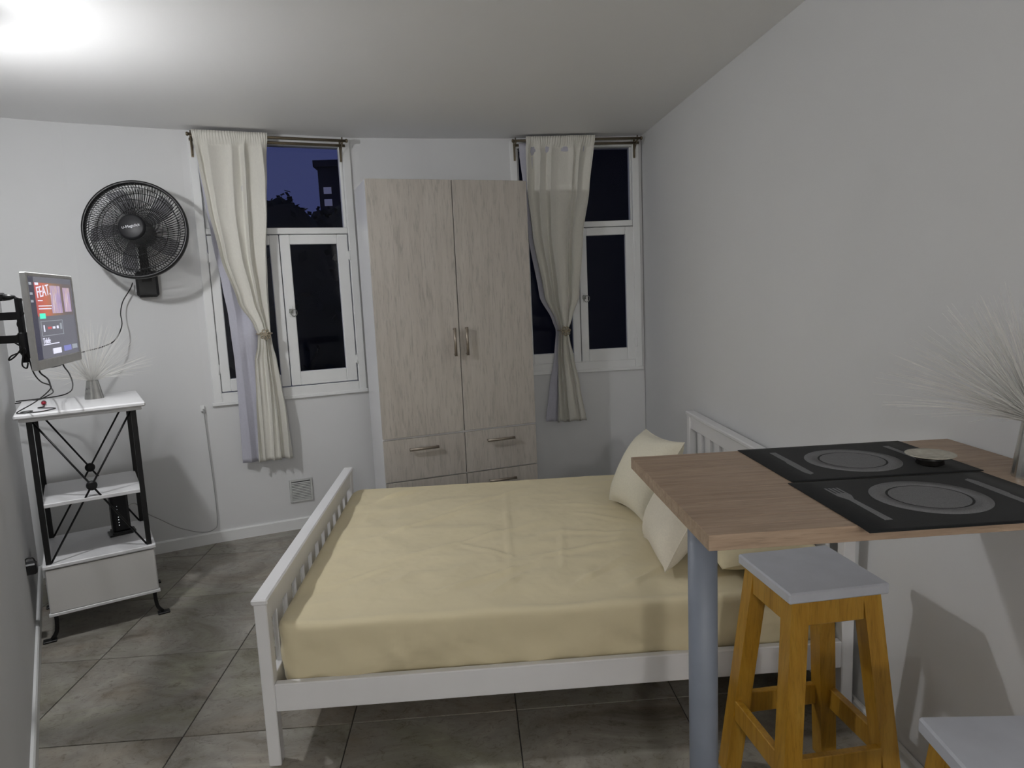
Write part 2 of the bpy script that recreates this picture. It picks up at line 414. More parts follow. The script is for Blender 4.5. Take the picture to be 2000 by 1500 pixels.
def column(k, z0, z1, top=True, bot=True):
    a, b = wp[k][0], wp[k + 1][0]; c, d = outs[k], outs[k + 1]
    v = [(a.x, a.y, z0), (b.x, b.y, z0), (b.x, b.y, z1), (a.x, a.y, z1), (c.x, c.y, z0), (d.x, d.y, z0), (d.x, d.y, z1), (c.x, c.y, z1)]
    wb.add(v, [(0, 1, 2, 3)], True); wb.add(v, [(5, 4, 7, 6), (0, 4, 5, 1), (3, 2, 6, 7), (0, 3, 7, 4), (1, 5, 6, 2)])
for k in range(NP - 1):
    w = wp[k][1]
    if w is None: column(k, -0.1, CEIL + 0.05)
    else: column(k, -0.1, w['z0'] + 0.02); column(k, w['z1'] - 0.02, CEIL + 0.05)
wall_back = struct(wb.build('wall_back', 'wall_paint'), 'curved white back wall holding two windows, the fan and a vent', 'wall')
# weld the inside skin so that its shading runs on round the curve
bm = bmesh.new(); bm.from_mesh(wall_back.data); bmesh.ops.remove_doubles(bm, verts=[v for v in bm.verts], dist=0.0004)
for e in bm.edges:
    if len(e.link_faces) == 2 and e.calc_face_angle(0) > 0.5: e.smooth = False
bm.to_mesh(wall_back.data); bm.free()
# baseboards
def baseboard(name, pts, nrm_sign, label):
    m = MB()
    for a, b in zip(pts[:-1], pts[1:]):
        a = Vector((*a, 0)); b = Vector((*b, 0)); t = (b - a).normalized(); n = Vector((t.y, -t.x, 0)) * nrm_sign
        vs = [a, b, b + n * 0.014, a + n * 0.014]
        lo = [(p.x, p.y, 0.0) for p in vs]; mid = [(p.x, p.y, 0.066) for p in vs]; top = [tuple(Vector((*p[:2], 0.074)) - (n * 0.005 if i > 1 else Vector())) for i, p in enumerate(mid)]
        m.add(lo + mid + top, [(3, 2, 6, 7), (7, 6, 10, 11), (11, 10, 9, 8), (0, 3, 7, 4), (4, 7, 11, 8), (2, 1, 5, 6), (6, 5, 9, 10)])
    return struct(m.build(name, 'trim_paint'), label, 'baseboard')
baseboard('baseboard_back', WB, 1, 'low white skirting along the curved back wall')
baseboard('baseboard_left', [(-2.5, 3.88), LW_NEAR], -1, 'low white skirting along the slanting left wall')
baseboard('baseboard_right', [(1.253, 4.856), (1.253, BACK_Y)], 1, 'low white skirting along the right wall')

# windows
def window(name, w, F, label, sashes, tr, latch_s, wear):
    root = bpy.data.objects.new(name, None); COL.objects.link(root); root.matrix_world = F
    struct(root, label, 'window')
    s0, s1, z0, z1 = w['s0'], w['s1'], w['z0'], w['z1']
    m = MB()                                    # casing: flat boards standing proud of the plaster
    cw = 0.05
    for lo, hi in (((s0, -0.016, z0), (s0 + cw, 0.10, z1)), ((s1 - cw, -0.016, z0), (s1, 0.10, z1)),
                   ((s0 + cw, -0.016, z0), (s1 - cw, 0.10, z0 + 0.062)), ((s0 + cw, -0.016, tr[3] + 0.0), (s1 - cw, 0.10, z1))):
        m.box(lo, hi, 0.004)
    m.build('casing', 'trim_paint', root)
    MB().box((s0 - 0.012, -0.020, z0 - 0.016), (s1 + 0.006, -0.002, z0 + 0.006), 0.003).build('sill_bead', 'trim_paint', root)
    MB().box((s0 + cw, -0.008, 1.914), (s1 - cw, 0.085, 1.953), 0.004).build('transom_bar', 'trim_paint', root)
    m = MB()                                    # fillets holding the fixed upper light
    for lo, hi in (((s0 + cw, 0.012, 1.953), (tr[0], 0.07, tr[3])), ((tr[1], 0.012, 1.953), (s1 - cw, 0.07, tr[3]))): m.box(lo, hi, 0.004)
    m.build('glazing_bead', 'trim_paint', root)
    MB().box((tr[0] - 0.005, 0.040, 1.945), (tr[1] + 0.005, 0.044, tr[3] + 0.01)).build('pane', 'window_glass', root)
    for i, (a, b, ga, gb, za, zb, gza, gzb) in enumerate(sashes):
        sm = MB(); d0, d1 = -0.004, 0.036
        sm.box((a, d0, za), (ga, d1, zb), 0.004); sm.box((gb, d0, za), (b, d1, zb), 0.004)
        sm.box((ga, d0, za), (gb, d1, gza), 0.004); sm.box((ga, d0, gzb), (gb, d1, zb), 0.004)
        sash = sm.build('sash', 'trim_paint', root)
        MB().box((ga - 0.004, 0.014, gza - 0.004), (gb + 0.004, 0.018, gzb + 0.004)).build('pane', 'window_glass', sash)
        hs = b + 0.006 if i == 1 else a - 0.006
        for hz in (1.775, 1.095):
            hm = MB(); hm.tube([(hs, -0.012, hz - 0.032), (hs, -0.012, hz + 0.032)], 0.0055, 8); hm.tube([(hs, -0.012, hz + 0.03), (hs, -0.012, hz + 0.042)], 0.0035, 6)
            hm.box((hs - 0.018, -0.0075, hz - 0.026), (hs + 0.018, -0.0035, hz + 0.026)); hm.build('hinge', 'trim_paint', sash)
        if i == 1:
            lz = 1.43; lm = MB(); lm.box((latch_s - 0.011, -0.010, lz - 0.035), (latch_s + 0.011, -0.003, lz + 0.035), 0.002)
            lm.build('latch_plate', 'trim_paint' if wear else 'trim_paint', sash)
            lm = MB(); lm.box((latch_s - 0.014, -0.022, lz - 0.012), (latch_s + 0.010, -0.010, lz + 0.016), 0.003)
            ring = [(latch_s + 0.014 + 0.019 * math.cos(k * PI / 8), -0.024 - 0.006 * math.sin(k * PI / 8), lz - 0.010 + 0.022 * math.sin(k * PI / 8)) for k in range(16)]
            lm.tube(ring, 0.0028, 6, closed=True); lm.build('latch', 'dull_iron', sash)
    return root
window('window_1', W1, F1, 'white painted wooden window with a dusk-blue upper pane left of the wardrobe',
       [(0.092, 0.506, 0.147, 0.449, 0.952, 1.910, 1.030, 1.848), (0.511, 0.934, 0.572, 0.866, 0.952, 1.910, 1.040, 1.850)], (0.145, 0.922, 0, 2.462), 0.545, True)
window('window_2', W2, F2, 'white painted wooden window with black panes beside the right wall',
       [(0.055, 0.454, 0.112, 0.400, 0.968, 1.910, 1.045, 1.856), (0.459, 0.852, 0.513, 0.793, 0.968, 1.910, 1.060, 1.856)], (0.062, 0.840, 0, 2.450), 0.487, False)

# ------------------------------------------------------------------ lamps
def ceiling_lamp(P, mat, label, k=1.0):
    t = thing('ceiling_lamp', label, 'lamp', (P.x, P.y, CEIL))
    h = CEIL - P.z
    MB().lathe([(0.0, 0.0), (0.052, 0.0), (0.05, -0.018), (0.0, -0.02)][::-1], 24, caps=False).build('ceiling_rose', 'lamp_base', t)
    MB().lathe([(0.0466 * k, -h + 0.008 * k), (0.0455 * k, -h + 0.03 * k), (0.024 * k, -h + 0.06 * k), (0.021, -0.019)], 20).build('socket', 'lamp_base', t)
    MB().lathe([(r * k, -h + z * k) for r, z in ((0.001, -0.048), (0.022, -0.043), (0.036, -0.032), (0.044, -0.014), (0.0465, 0), (0.0460, 0.008))], 20).build('bulb', mat, t)
    return t
ceiling_lamp(BULB, 'bulb_glow', 'bare bright bulb on the ceiling at the left wall')
ceiling_lamp(FILL_LAMP, 'fill_glow', 'added frosted fill globe on the ceiling behind the camera position', 2.1)

# ------------------------------------------------------------------ wardrobe
ang = math.atan2(0.283, 0.945)
wr = thing('wardrobe', 'tall two-door wardrobe with pale grey wood-grain fronts between the windows', 'wardrobe', (-0.546, 4.05, 0), ang)
WW, WH, WD = 0.984, 2.165, 0.44
MB().box((0, 0.019, 0.0), (WW, WD, WH), 0.002).build('body', 'white_laminate', wr)
mid = 0.507; g = 0.003
def handle(parent, a, b, out):
    m = MB(); a = Vector(a); b = Vector(b); o = Vector((0, -out, 0)); t = (b - a).normalized()
    m.tube([a + o - t * 0.008, b + o + t * 0.008], 0.0088, 10); m.tube([a, a + o], 0.005, 8); m.tube([b, b + o], 0.005, 8)
    return m.build('handle', 'brushed_handle', parent)
for x0, x1, hx in ((0.0, mid - g, mid - 0.036), (mid + g, WW, mid + 0.040)):
    d = MB().box((x0, 0.0, 0.652), (x1, 0.018, WH), 0.0015).build('door', 'laminate_oak', wr)
    handle(d, (hx, 0, 1.13), (hx, 0, 1.285), 0.030)
for z0, z1 in ((0.385, 0.640), (0.125, 0.378)):
    for x0, x1 in ((0.0, mid - g), (mid + g, WW)):
        d = MB().box((x0, 0.0, z0), (x1, 0.018, z1), 0.0015).build('drawer', 'laminate_oak', wr)
        c = (x0 + x1) / 2 - 0.01; hz = z1 - 0.062
        handle(d, (c - 0.082, 0, hz), (c + 0.082, 0, hz), 0.030)
MB().box((0.0, 0.03, 0.645), (WW, 0.0195, 0.650)).build('divider_strip', 'white_laminate', wr)
MB().box((0.01, 0.012, 0.0), (WW - 0.01, 0.03, 0.118)).build('plinth', 'laminate_oak', wr)

# ------------------------------------------------------------------ bed
BX0, BX1, BY0, BY1 = -0.722, 1.236, 2.094, 3.733
bed = thing('bed_frame', 'white lacquered wooden double bed frame with slatted headboard and footboard', 'bed', (BX0, BY0, 0))
BL, BW = BX1 - BX0, BY1 - BY0
def board_end(name, x0, x1, top, inner):
    root = bpy.data.objects.new(name, None); COL.objects.link(root); root.parent = bed
    m0 = MB()
    for y0 in (0.0, BW - 0.045): MB().box((x0, y0, 0.0), (x1, y0 + 0.045, top - 0.018), 0.003).build('post', 'white_lacquer', root)
    MB().box((x0 - 0.006, -0.008, top - 0.020), (x1 + 0.006, BW + 0.008, top), 0.005).build('cap', 'white_lacquer', root)
    MB().box((x0 + 0.008, 0.045, top - 0.094), (x1 - 0.008, BW - 0.045, top - 0.020), 0.002).build('top_rail', 'white_lacquer', root)
    MB().box((x0 + 0.008, 0.045, 0.20), (x1 - 0.008, BW - 0.045, 0.29), 0.002).build('lower_rail', 'white_lacquer', root)
    n = 11; span = BW - 0.09; w = 0.066; first = None
    for k in range(n):
        y = 0.045 + span * (k + 1) / (n + 1) - w / 2
        if first is None:
            first = MB().box((x0 + 0.012, 0, 0.29), (x1 - 0.012, w, top - 0.094), 0.0015).build('slat', 'white_lacquer', root); first.location = (0, y, 0)
        else: share(first, root, 'slat', (0, y, 0))
    return root
board_end('footboard', 0.0, 0.040, 0.575, 1)
board_end('headboard', BL - 0.040, BL, 0.788, -1)
for y0 in (0.002, BW - 0.030): MB().box((0.040, y0, 0.188), (BL - 0.040, y0 + 0.028, 0.283), 0.003).build('side_rail', 'white_lacquer', bed)
first = None
for k in range(12):
    x = 0.10 + k * 0.148
    if first is None: first = MB().box((0, 0.030, 0.196), (0.07, BW - 0.030, 0.214), 0.001).build('bed_slat', 'honey_pine', bed); first.location = (x, 0, 0)
    else: share(first, bed, 'bed_slat', (x, 0, 0))
# mattress under its fitted sheet
def mattress():
    x0, x1, y0, y1, z0, z1 = -0.679, 1.182, 2.126, 3.692, 0.216, 0.466
    r = 0.032; m = MB(); nu, nv = 170, 140; cx, cy = (x0 + x1) / 2, (y0 + y1) / 2; hx, hy = (x1 - x0) / 2, (y1 - y0) / 2
    prof = []                                  # (inset from rim, z) from the bottom of the side up over the rounded edge
    def fold(x, y, ax, ay, bx, by, w, h):
        dx, dy = bx - ax, by - ay; L = math.hypot(dx, dy); t = ((x - ax) * dx + (y - ay) * dy) / (L * L)
        tt = max(0, min(1, t)); d = math.hypot(x - ax - dx * tt, y - ay - dy * tt)
        return 1.35 * h * math.exp(-(d / (w * 0.8)) ** 2) * (0.25 + 0.75 * math.sin(PI * tt))
    folds = [(-0.50, 3.45, -0.30, 3.60, .018, .016), (-0.45, 2.90, 0.05, 3.28, .020, .008), (-0.35, 2.62, 0.30, 2.95, .022, .007),
             (0.10, 2.22, 0.15, 3.55, .010, .005), (-0.15, 2.30, 0.18, 2.48, .018, .011), (0.02, 2.24, 0.16, 2.40, .013, .009),
             (0.30, 2.25, 0.55, 2.50, .018, .009), (0.20, 2.55, 0.62, 2.66, .022, .008), (0.30, 2.80, 0.66, 2.74, .018, .007),
             (0.42, 3.05, 0.66, 2.88, .016, .007), (0.30, 3.20, 0.64, 3.10, .014, .006), (-0.60, 2.40, -0.30, 2.60, .02, .006),
             (0.50, 2.24, 0.72, 2.42, .015, .009), (-0.2, 3.15, 0.25, 3.50, .02, .006), (-0.10, 2.75, 0.15, 2.55, .014, .006), (0.3, 2.4, 0.36, 2.9, .012, .006)]
    def top(u, v):
        a = (u * 2 - 1); b = (v * 2 - 1)
        # push samples towards the rim
        a = math.copysign(1 - (1 - abs(a)) ** 1.25, a); b = math.copysign(1 - (1 - abs(b)) ** 1.25, b)
        x = cx + a * hx; y = cy + b * hy
        ex = hx - abs(a * hx); ey = hy - abs(b * hy)
        # rounded plan corners
        rc = 0.075
        if ex < rc and ey < rc:
            k = math.hypot(rc - ex, rc - ey)
            if k > 1e-6:
                mx = max(rc - ex, rc - ey); f = mx / k
                x = cx + math.copysign(hx - rc + (rc - ex) * f, a); y = cy + math.copysign(hy - rc + (rc - ey) * f, b); e = rc - mx
            else: e = rc
        else: e = min(ex, ey)
        z = z1
        if e < r: z -= r - math.sqrt(max(0, r * r - (r - e) ** 2)) * 1.0
        z += 0.012 * (1 - a * a) * (1 - b * b)
        q = min(1, e / 0.05)
        z += q * 0.005 * noise.noise(Vector((x * 3.1, y * 3.3, 0.3))) - q * 0.016 * abs(noise.noise(Vector((x * 2.6 + y * 1.9, y * 5.5 - x * 2.0, 2.3)))) - q * 0.009 * abs(noise.noise(Vector((x * 7 - y * 3.0, y * 7 + x * 2.0, 5.3))))
        for fd in folds: z += min(1, 0.3 + q) * fold(x, y, *fd)
        return (x, y, z)
    m.grid(top, nu, nv)
    # sides hang from the rim down to the slats
    rim = [i for i in range(nu + 1)] + [j * (nu + 1) + nu for j in range(1, nv + 1)] + [nv * (nu + 1) + i for i in range(nu - 1, -1, -1)] + [j * (nu + 1) for j in range(nv - 1, 0, -1)]
    R = [Vector(m.v[i]) for i in rim]; N = len(R); K = 9; prev = list(rim)
    for k in range(1, K + 1):
        t = k / K; cur = []
        for i, p in enumerate(R):
            d = Vector((p.x - cx, p.y - cy, 0)); nrm = Vector((d.x / hx ** 1.0 if abs(d.x / hx) > abs(d.y / hy) else 0, d.y / hy if abs(d.y / hy) >= abs(d.x / hx) else 0, 0))
            if nrm.length > 0: nrm.normalize()
            zz = p.z + (z0 - p.z) * t
            wv = 0.024 * noise.noise(Vector((p.x * 4.5 + t * 1.8, p.y * 4.5, t * 1.6))) - 0.034 * abs(noise.noise(Vector((p.x * 6.5 - t * 1.5, p.y * 6.5, t * 1.1 + 4.0)))) + 0.004 * noise.noise(Vector((p.x * 16, p.y * 16, t * 2)))
            bul = 0.006 * math.sin(PI * t) - 0.020 * max(0, t - 0.55) / 0.45
            q = p + nrm * (wv * math.sin(PI * min(1, 0.12 + t * 0.8)) * min(1, t * 4) + bul); q.z = zz
            cur.append(len(m.v)); m.v.append(tuple(q))
        for i in range(N):
            j = (i + 1) % N; m.f.append((prev[j], prev[i], cur[i], cur[j])); m.sm.append(True)
        prev = cur
    m.f.append(tuple(prev)); m.sm.append(False)
    o = m.build('mattress', 'yellow_cotton')
    return tag(o, 'wide mattress in a rumpled pale yellow fitted sheet on the white bed', 'mattress')
mattress()

# pillows and cushions
def pillow_mesh(w, h, t, pinch, seed, wr=0.006, n=34):
    m = MB()
    def surf(sign):
        def fn(u, v):
            a = u * 2 - 1; b = v * 2 - 1
            x = a * w / 2 * (1 - pinch * (1 - b * b)); y = b * h / 2 * (1 - pinch * (1 - a * a))
            k = max(0, (1 - abs(a) ** 2.6)) * max(0, (1 - abs(b) ** 2.6)); z = sign * t / 2 * k ** 0.5
            z += wr * noise.noise(Vector((x * 7 + seed, y * 7, sign * 2.0))) * min(1, k * 4) + 0.35 * wr * noise.noise(Vector((x * 20 + seed, y * 20, sign))) * min(1, k * 4)
            return (x, y, z)
        return fn
    m.grid(surf(1), n, n); o = len(m.f); m.grid(surf(-1), n, n); m.f[o:] = [tuple(reversed(f)) for f in m.f[o:]]
    return m
def place(o, loc, xaxis, yaxis):
    x = Vector(xaxis).normalized(); y = Vector(yaxis); y = (y - x * y.dot(x)).normalized(); z = x.cross(y)
    o.matrix_world = Matrix(((x.x, y.x, z.x, loc[0]), (x.y, y.y, z.y, loc[1]), (x.z, y.z, z.z, loc[2]), (0, 0, 0, 1)))
def cushion(name, mat, w, h, t, seed, loc, xa, ya, label, cat='cushion', pinch=0.10, tie=True):
    root = thing(name, label, cat); place(root, loc, xa, ya)
    pillow_mesh(w, h, t, pinch, seed).build('cover', mat, root)
    m = MB(); N = 20; c = []
    for k in range(N): c.append((-1 + 2 * k / N, -1))
    for k in range(N): c.append((1, -1 + 2 * k / N))
    for k in range(N): c.append((1 - 2 * k / N, 1))
    for k in range(N): c.append((-1, 1 - 2 * k / N))
    m.tube([(a * w / 2 * (1 - pinch * (1 - b * b)), b * h / 2 * (1 - pinch * (1 - a * a)), 0) for a, b in c], 0.0022, 5, closed=True)
    m.build('seam', mat, root)
    return root
cushion('cushion', 'cream_cushion', 0.385, 0.385, 0.19, 1.0, (0.768, 3.015, 0.648), (-0.19, 1, -0.03), (0.50, 0.12, 0.83), 'smooth cream cushion propped up at the far side of the bed')
cushion('cushion', 'waffle_cushion', 0.385, 0.385, 0.19, 5.0, (0.758, 2.475, 0.648), (0.06, 1, -0.03), (0.50, 0.05, 0.84), 'waffle-textured cream cushion propped up at the near side of the bed')
cushion('pillow', 'yellow_pillowcase', 0.62, 0.36, 0.15, 9.0, (1.012, 2.50, 0.545), (0.03, 1, 0.02), (-1, 0.03, -0.08), 'pale yellow pillow lying at the near end of the headboard', 'pillow', 0.05)
cushion('pillow', 'yellow_pillowcase', 0.62, 0.36, 0.15, 14.0, (1.005, 3.235, 0.545), (-0.02, 1, 0.0), (-1, -0.03, -0.08), 'pale yellow pillow lying behind the smooth cream cushion', 'pillow', 0.05)

# ------------------------------------------------------------------ bar table
TZ = 1.05
tb = thing('bar_table', 'high butcher-block bar table fixed to the wall on one grey metal leg', 'table', (0.409, 1.158, 0))
TL, TD = 0.872, 0.591
ttop = bpy.data.objects.new('tabletop', None); COL.objects.link(ttop); ttop.parent = tb
rows = 13; sw = TD / rows
for k in range(rows):
    MB().box((0, k * sw + 0.0001, TZ - 0.030), (TL, (k + 1) * sw - 0.0001, TZ), 0.0006).build('stave', 'butcher_block', ttop)
m = MB(); m.lathe([(0.0325, 0.006), (0.0325, TZ - 0.034)], 28); m.build('leg', 'grey_pole', tb).location = (0.088, 0.29, 0)
MB().lathe([(0.055, TZ - 0.034), (0.055, TZ - 0.0305)], 24).build('mounting_plate', 'grey_pole', tb).location = (0.088, 0.29, 0)
MB().lathe([(0.040, 0.0), (0.040, 0.006)], 24).build('foot', 'black_plastic', tb).location = (0.088, 0.29, 0)
MB().box((TL - 0.03, 0.06, TZ - 0.075), (TL - 0.004, TD - 0.06, TZ - 0.0305), 0.002).build('wall_cleat', 'butcher_block', tb)

# placemats with woven plate and cutlery
def disc(r0, r1, n=48):
    m = MB(); z = 0.0006
    if r0 <= 0: m.prism([(r1 * math.cos(2 * PI * k / n), r1 * math.sin(2 * PI * k / n)) for k in range(n)], 0, z)
    else: m.lathe([(r0, 0), (r1, 0), (r1, z), (r0, z)], n, closed=True)
    return m
KNIFE = [(-0.008, -0.105), (0.008, -0.105), (0.0085, -0.01), (0.012, 0.0), (0.012, 0.085), (0.006, 0.108), (-0.006, 0.100), (-0.008, 0.0)]
def fork_poly():
    p = [(-0.0075, -0.105), (0.0075, -0.105), (0.006, 0.02), (0.015, 0.045)]
    for k in range(4):
        x = 0.015 - k * 0.0085; p += [(x, 0.100), (x - 0.0045, 0.100)]
        if k < 3: p += [(x - 0.0045, 0.062), (x - 0.0085, 0.062)]
    p += [(-0.015, 0.045), (-0.006, 0.02)]; return p
def placemat(label, cx, cy, rz, droop):
    t = thing('placemat', label, 'placemat', (cx, cy, TZ + 0.0006), rz, 'black placemats on the bar table')
    w, d = 0.444, 0.312
    m = MB(); n = 24
    edge = TD / 2 + 0.158
    def zz(y): return 0.0
    vs = []; fs = []
    th = 0.0016
    def fn(u, v, top):
        x = (u - .5) * w; y = (v - .5) * d; z = th if top else 0.0
        if droop and y < droop: z -= 0.09 * (droop - y) ** 1.3
        return (x, y, z)
    m.grid(lambda u, v: fn(u, v, True), 8, n); o = len(m.f); m.grid(lambda u, v: fn(u, v, False), 8, n); m.f[o:] = [tuple(reversed(f)) for f in m.f[o:]]
    W = 9; half = W * (n + 1)
    for i in range(8): m.f.append((i, half + i, half + i + 1, i + 1)); m.f.append((n * W + i, n * W + i + 1, half + n * W + i + 1, half + n * W + i)); m.sm += [False] * 2
    for j in range(n): m.f.append((j * W, (j + 1) * W, half + (j + 1) * W, half + j * W)); m.f.append((j * W + 8, half + j * W + 8, half + (j + 1) * W + 8, (j + 1) * W + 8)); m.sm += [False] * 2
    m.build('mat', 'black_weave', t)
    r = disc(0.078, 0.109).build('plate_rim_motif', 'mat_grey', t); r.location = (0, 0.008, th)
    c = disc(0, 0.073).build('plate_centre_motif', 'mat_grey', t); c.location = (0, 0.008, th)
    k = MB().prism(KNIFE, 0, 0.0006).build('knife_motif', 'mat_grey', t); k.location = (0.150, 0.0, th)
    f = MB(); poly = fork_poly()
    f.prism(poly, 0, 0.0006); fo = f.build('fork_motif', 'mat_grey', t); fo.location = (-0.155, 0.0, th)
    return t
placemat('black woven placemat with a plate motif at the far edge of the bar table', 0.920, 1.594, PI, None)
placemat('black woven placemat with a plate motif overhanging the near edge of the bar table', 0.907, 1.276, 0.0, -0.112)

# small footed dish
dt = thing('dish', 'small pearly round dish on a dark foot between the two placemats', 'dish', (1.062, 1.505, TZ + 0.0030))
MB().lathe([(0.024, 0.0), (0.030, 0.004), (0.028, 0.012), (0.036, 0.019)], 24).build('foot', 'dish_foot', dt)
MB().lathe([(0.0, 0.0175), (0.028, 0.018), (0.038, 0.0215), (0.052, 0.0245), (0.0535, 0.0262), (0.051, 0.0270), (0.038, 0.0240), (0.028, 0.0215), (0.0, 0.0210)], 36, caps=False).build('bowl', 'shell_dish', dt)

# vases of feather grass
def vase(label, loc, rb, rt, h, n, spread, length, seed, lean=(0, 0), thick=0.0006, xmax=9.0):
    rnd = random.Random(seed)
    t = thing('grass_vase', label, 'vase', loc)
    N = 30; m = MB(); prof = [(rb, 0.0), (rt, h)]
    vs = []; fs = []
    for q, (r, z) in enumerate([(rb, 0), (rt, h), (rt * 0.88, h), (rb * 0.9, 0.008)]):
        for k in range(N): rr = r * (1.0 if k % 2 else 0.955); vs.append((rr * math.cos(2 * PI * k / N), rr * math.sin(2 * PI * k / N), z))
    for q in range(3):
        for k in range(N): fs.append((q * N + k, q * N + (k + 1) % N, (q + 1) * N + (k + 1) % N, (q + 1) * N + k))
    fs += [tuple(range(N - 1, -1, -1)), tuple(3 * N + k for k in range(N))]
    m.add(vs, fs); m.build('pot', 'chrome', t)
    m = MB()
    for k in range(n):
        a = rnd.uniform(0, 2 * PI); e = rnd.random() ** 0.7; L = length * rnd.uniform(0.72, 1.05); sp = spread * e
        p0 = Vector((rt * 0.5 * math.cos(a) * e, rt * 0.5 * math.sin(a) * e, h * 0.35))
        d = Vector((math.cos(a) * math.sin(sp) + lean[0], math.sin(a) * math.sin(sp) + lean[1], math.cos(sp))).normalized()
        pts = [p0]; p = Vector((p0.x * 1.3, p0.y * 1.3, h)); pts.append(p.copy()); dd = d.copy(); seg = 6
        for s in range(seg):
            dd = (dd + Vector((0, 0, -0.055 * e)) + Vector((rnd.gauss(0, .012), rnd.gauss(0, .012), 0))).normalized(); p = p + dd * L / seg; p.x = min(p.x, xmax - loc[0] - rnd.uniform(0, 0.02)); pts.append(p.copy())
        m.tube(pts, thick * 1.15, 3, cap=False, r2=thick * 0.45)
    g = m.build('grass_plume', 'plume', t); g['kind'] = 'stuff'
    return t
vase('silver tapered vase of fine white feather grass on the shelf unit', (-1.875, 3.50, 1.0602), 0.043, 0.026, 0.090, 300, 1.35, 0.30, 3, (0, 0), 0.0008)
vase('silver tapered vase of bushy white feather grass at the wall end of the bar table', (1.210, 1.375, TZ + 0.0004), 0.045, 0.030, 0.120, 420, 1.2, 0.30, 5, (-0.35, 0.05), 0.0007, 1.262)

# ------------------------------------------------------------------ stools
def stool(label, x, y, rz):
    t = thing('bar_stool', label, 'stool', (x, y, 0), rz, 'wooden bar stools')
    SZ = 0.70; h = 0.141
    m = MB(); m.box((-h, -h, SZ - 0.030), (h, h, SZ), 0.004); m.build('seat', 'shaded_seat_paint', t)
    a, b = 0.098, 0.160
    def at(sx, sy, z): k = b + (a - b) * z / SZ; return Vector((sx * k, sy * k, z))
    for sx in (-1, 1):
        for sy in (-1, 1):
            MB().leg(at(sx, sy, 0), at(sx, sy, SZ - 0.030), 0.050, 0.050).build('leg', 'honey_pine', t)
    for z0, z1, nm, w in ((0.600, 0.670, 'apron', 0.022), (0.185, 0.250, 'stretcher', 0.022)):
        zc = (z0 + z1) / 2; k = at(1, 1, zc).x
        for sgn in (-1, 1):
            off = 0.012
            e = k - 0.0245
            o = MB().box((-e, -w / 2, z0), (e, w / 2, z1), 0.002).build(nm, 'honey_pine', t); o.location = (0, sgn * (k + off), 0)
            o = MB().box((-w / 2, -e, z0), (w / 2, e, z1), 0.002).build(nm, 'honey_pine', t); o.location = (sgn * (k + off), 0, 0)
    return t
stool('honey-varnished wooden bar stool with a white seat tucked under the bar table', 0.911, 1.770, 0.08)
stool('wooden bar stool with a white seat cut off at the bottom right corner', 0.905, 0.955, -0.10)

# ------------------------------------------------------------------ shelf unit
sa = math.atan2(0.48, 0.877)
su = thing('shelf_unit', 'white shelf stand with black metal legs and crossed braces in the corner', 'shelf', (-1.956, 3.107, 0), sa)
SWD, SDP = 0.405, 0.435
ZT0, ZT1, ZD0, ZD1, ZM = 1.022, 1.060, 0.125, 0.362, 0.640
top = MB(); top.box((-0.052, -0.048, ZT0 + 0.016), (SWD + 0.052, SDP + 0.048, ZT1), 0.006); top.box((-0.036, -0.034, ZT0), (SWD + 0.036, SDP + 0.034, ZT0 + 0.016), 0.004)
top.build('top', 'white_lacquer', su)
MB().box((0.004, -0.006, ZM - 0.018), (SWD - 0.004, SDP + 0.006, ZM), 0.002).build('middle_shelf', 'white_lacquer', su)
for x in (0, SWD):
    for y in (0, SDP):
        MB().box((x - 0.011, y - 0.011, ZD1), (x + 0.011, y + 0.011, ZT0), 0.001).build('upright', 'black_metal', su)
        sx = 1 if x else -1
        c = catmull([(x, y, ZD0), (x, y, 0.085), (x + sx * 0.006, y, 0.04), (x + sx * 0.026, y, 0.010)], 4)
        f = MB(); f.tube(c, 0.0095, 6); f.build('leg', 'black_metal', su)
        MB().box((x + sx * 0.032 - 0.030, y - 0.020, 0.0), (x + sx * 0.032 + 0.024, y + 0.020, 0.009), 0.002).build('foot', 'black_metal', su)
db = MB(); db.box((-0.020, -0.012, ZD0), (SWD + 0.020, SDP + 0.016, ZD1 - 0.016), 0.002)
db.build('drawer_box', 'white_lacquer', su)
MB().box((-0.026, -0.030, ZD1 - 0.016), (SWD + 0.026, SDP + 0.02, ZD1), 0.002).build('lower_shelf', 'white_lacquer', su)
MB().box((-0.016, -0.026, ZD0 + 0.014), (SWD + 0.016, -0.012, ZD1 - 0.022), 0.0015).build('drawer_front', 'drawer_front', su)
MB().box((-0.024, -0.030, ZD0 - 0.002), (SWD + 0.024, -0.010, ZD0 + 0.012), 0.0015).build('drawer_lip', 'white_lacquer', su)
for y in (0.0, SDP):
    zc = (ZD1 + ZT0) / 2
    for q in (0, 1):
        a = Vector((0.011, y, ZD1 + 0.004)); b = Vector((SWD - 0.011, y, ZT0 - 0.004))
        if q: a.z, b.z = b.z, a.z
        MB().tube([a, b], 0.0048, 6).build('brace', 'black_metal', su)
    M = Matrix.Translation((SWD / 2, y, zc)) @ Matrix.Rotation(PI / 2, 4, 'X')
    MB().lathe([(0.012, -0.013), (0.021, -0.010), (0.0235, 0.0), (0.021, 0.010), (0.012, 0.013)], 20, M).build('medallion', 'black_metal', su)

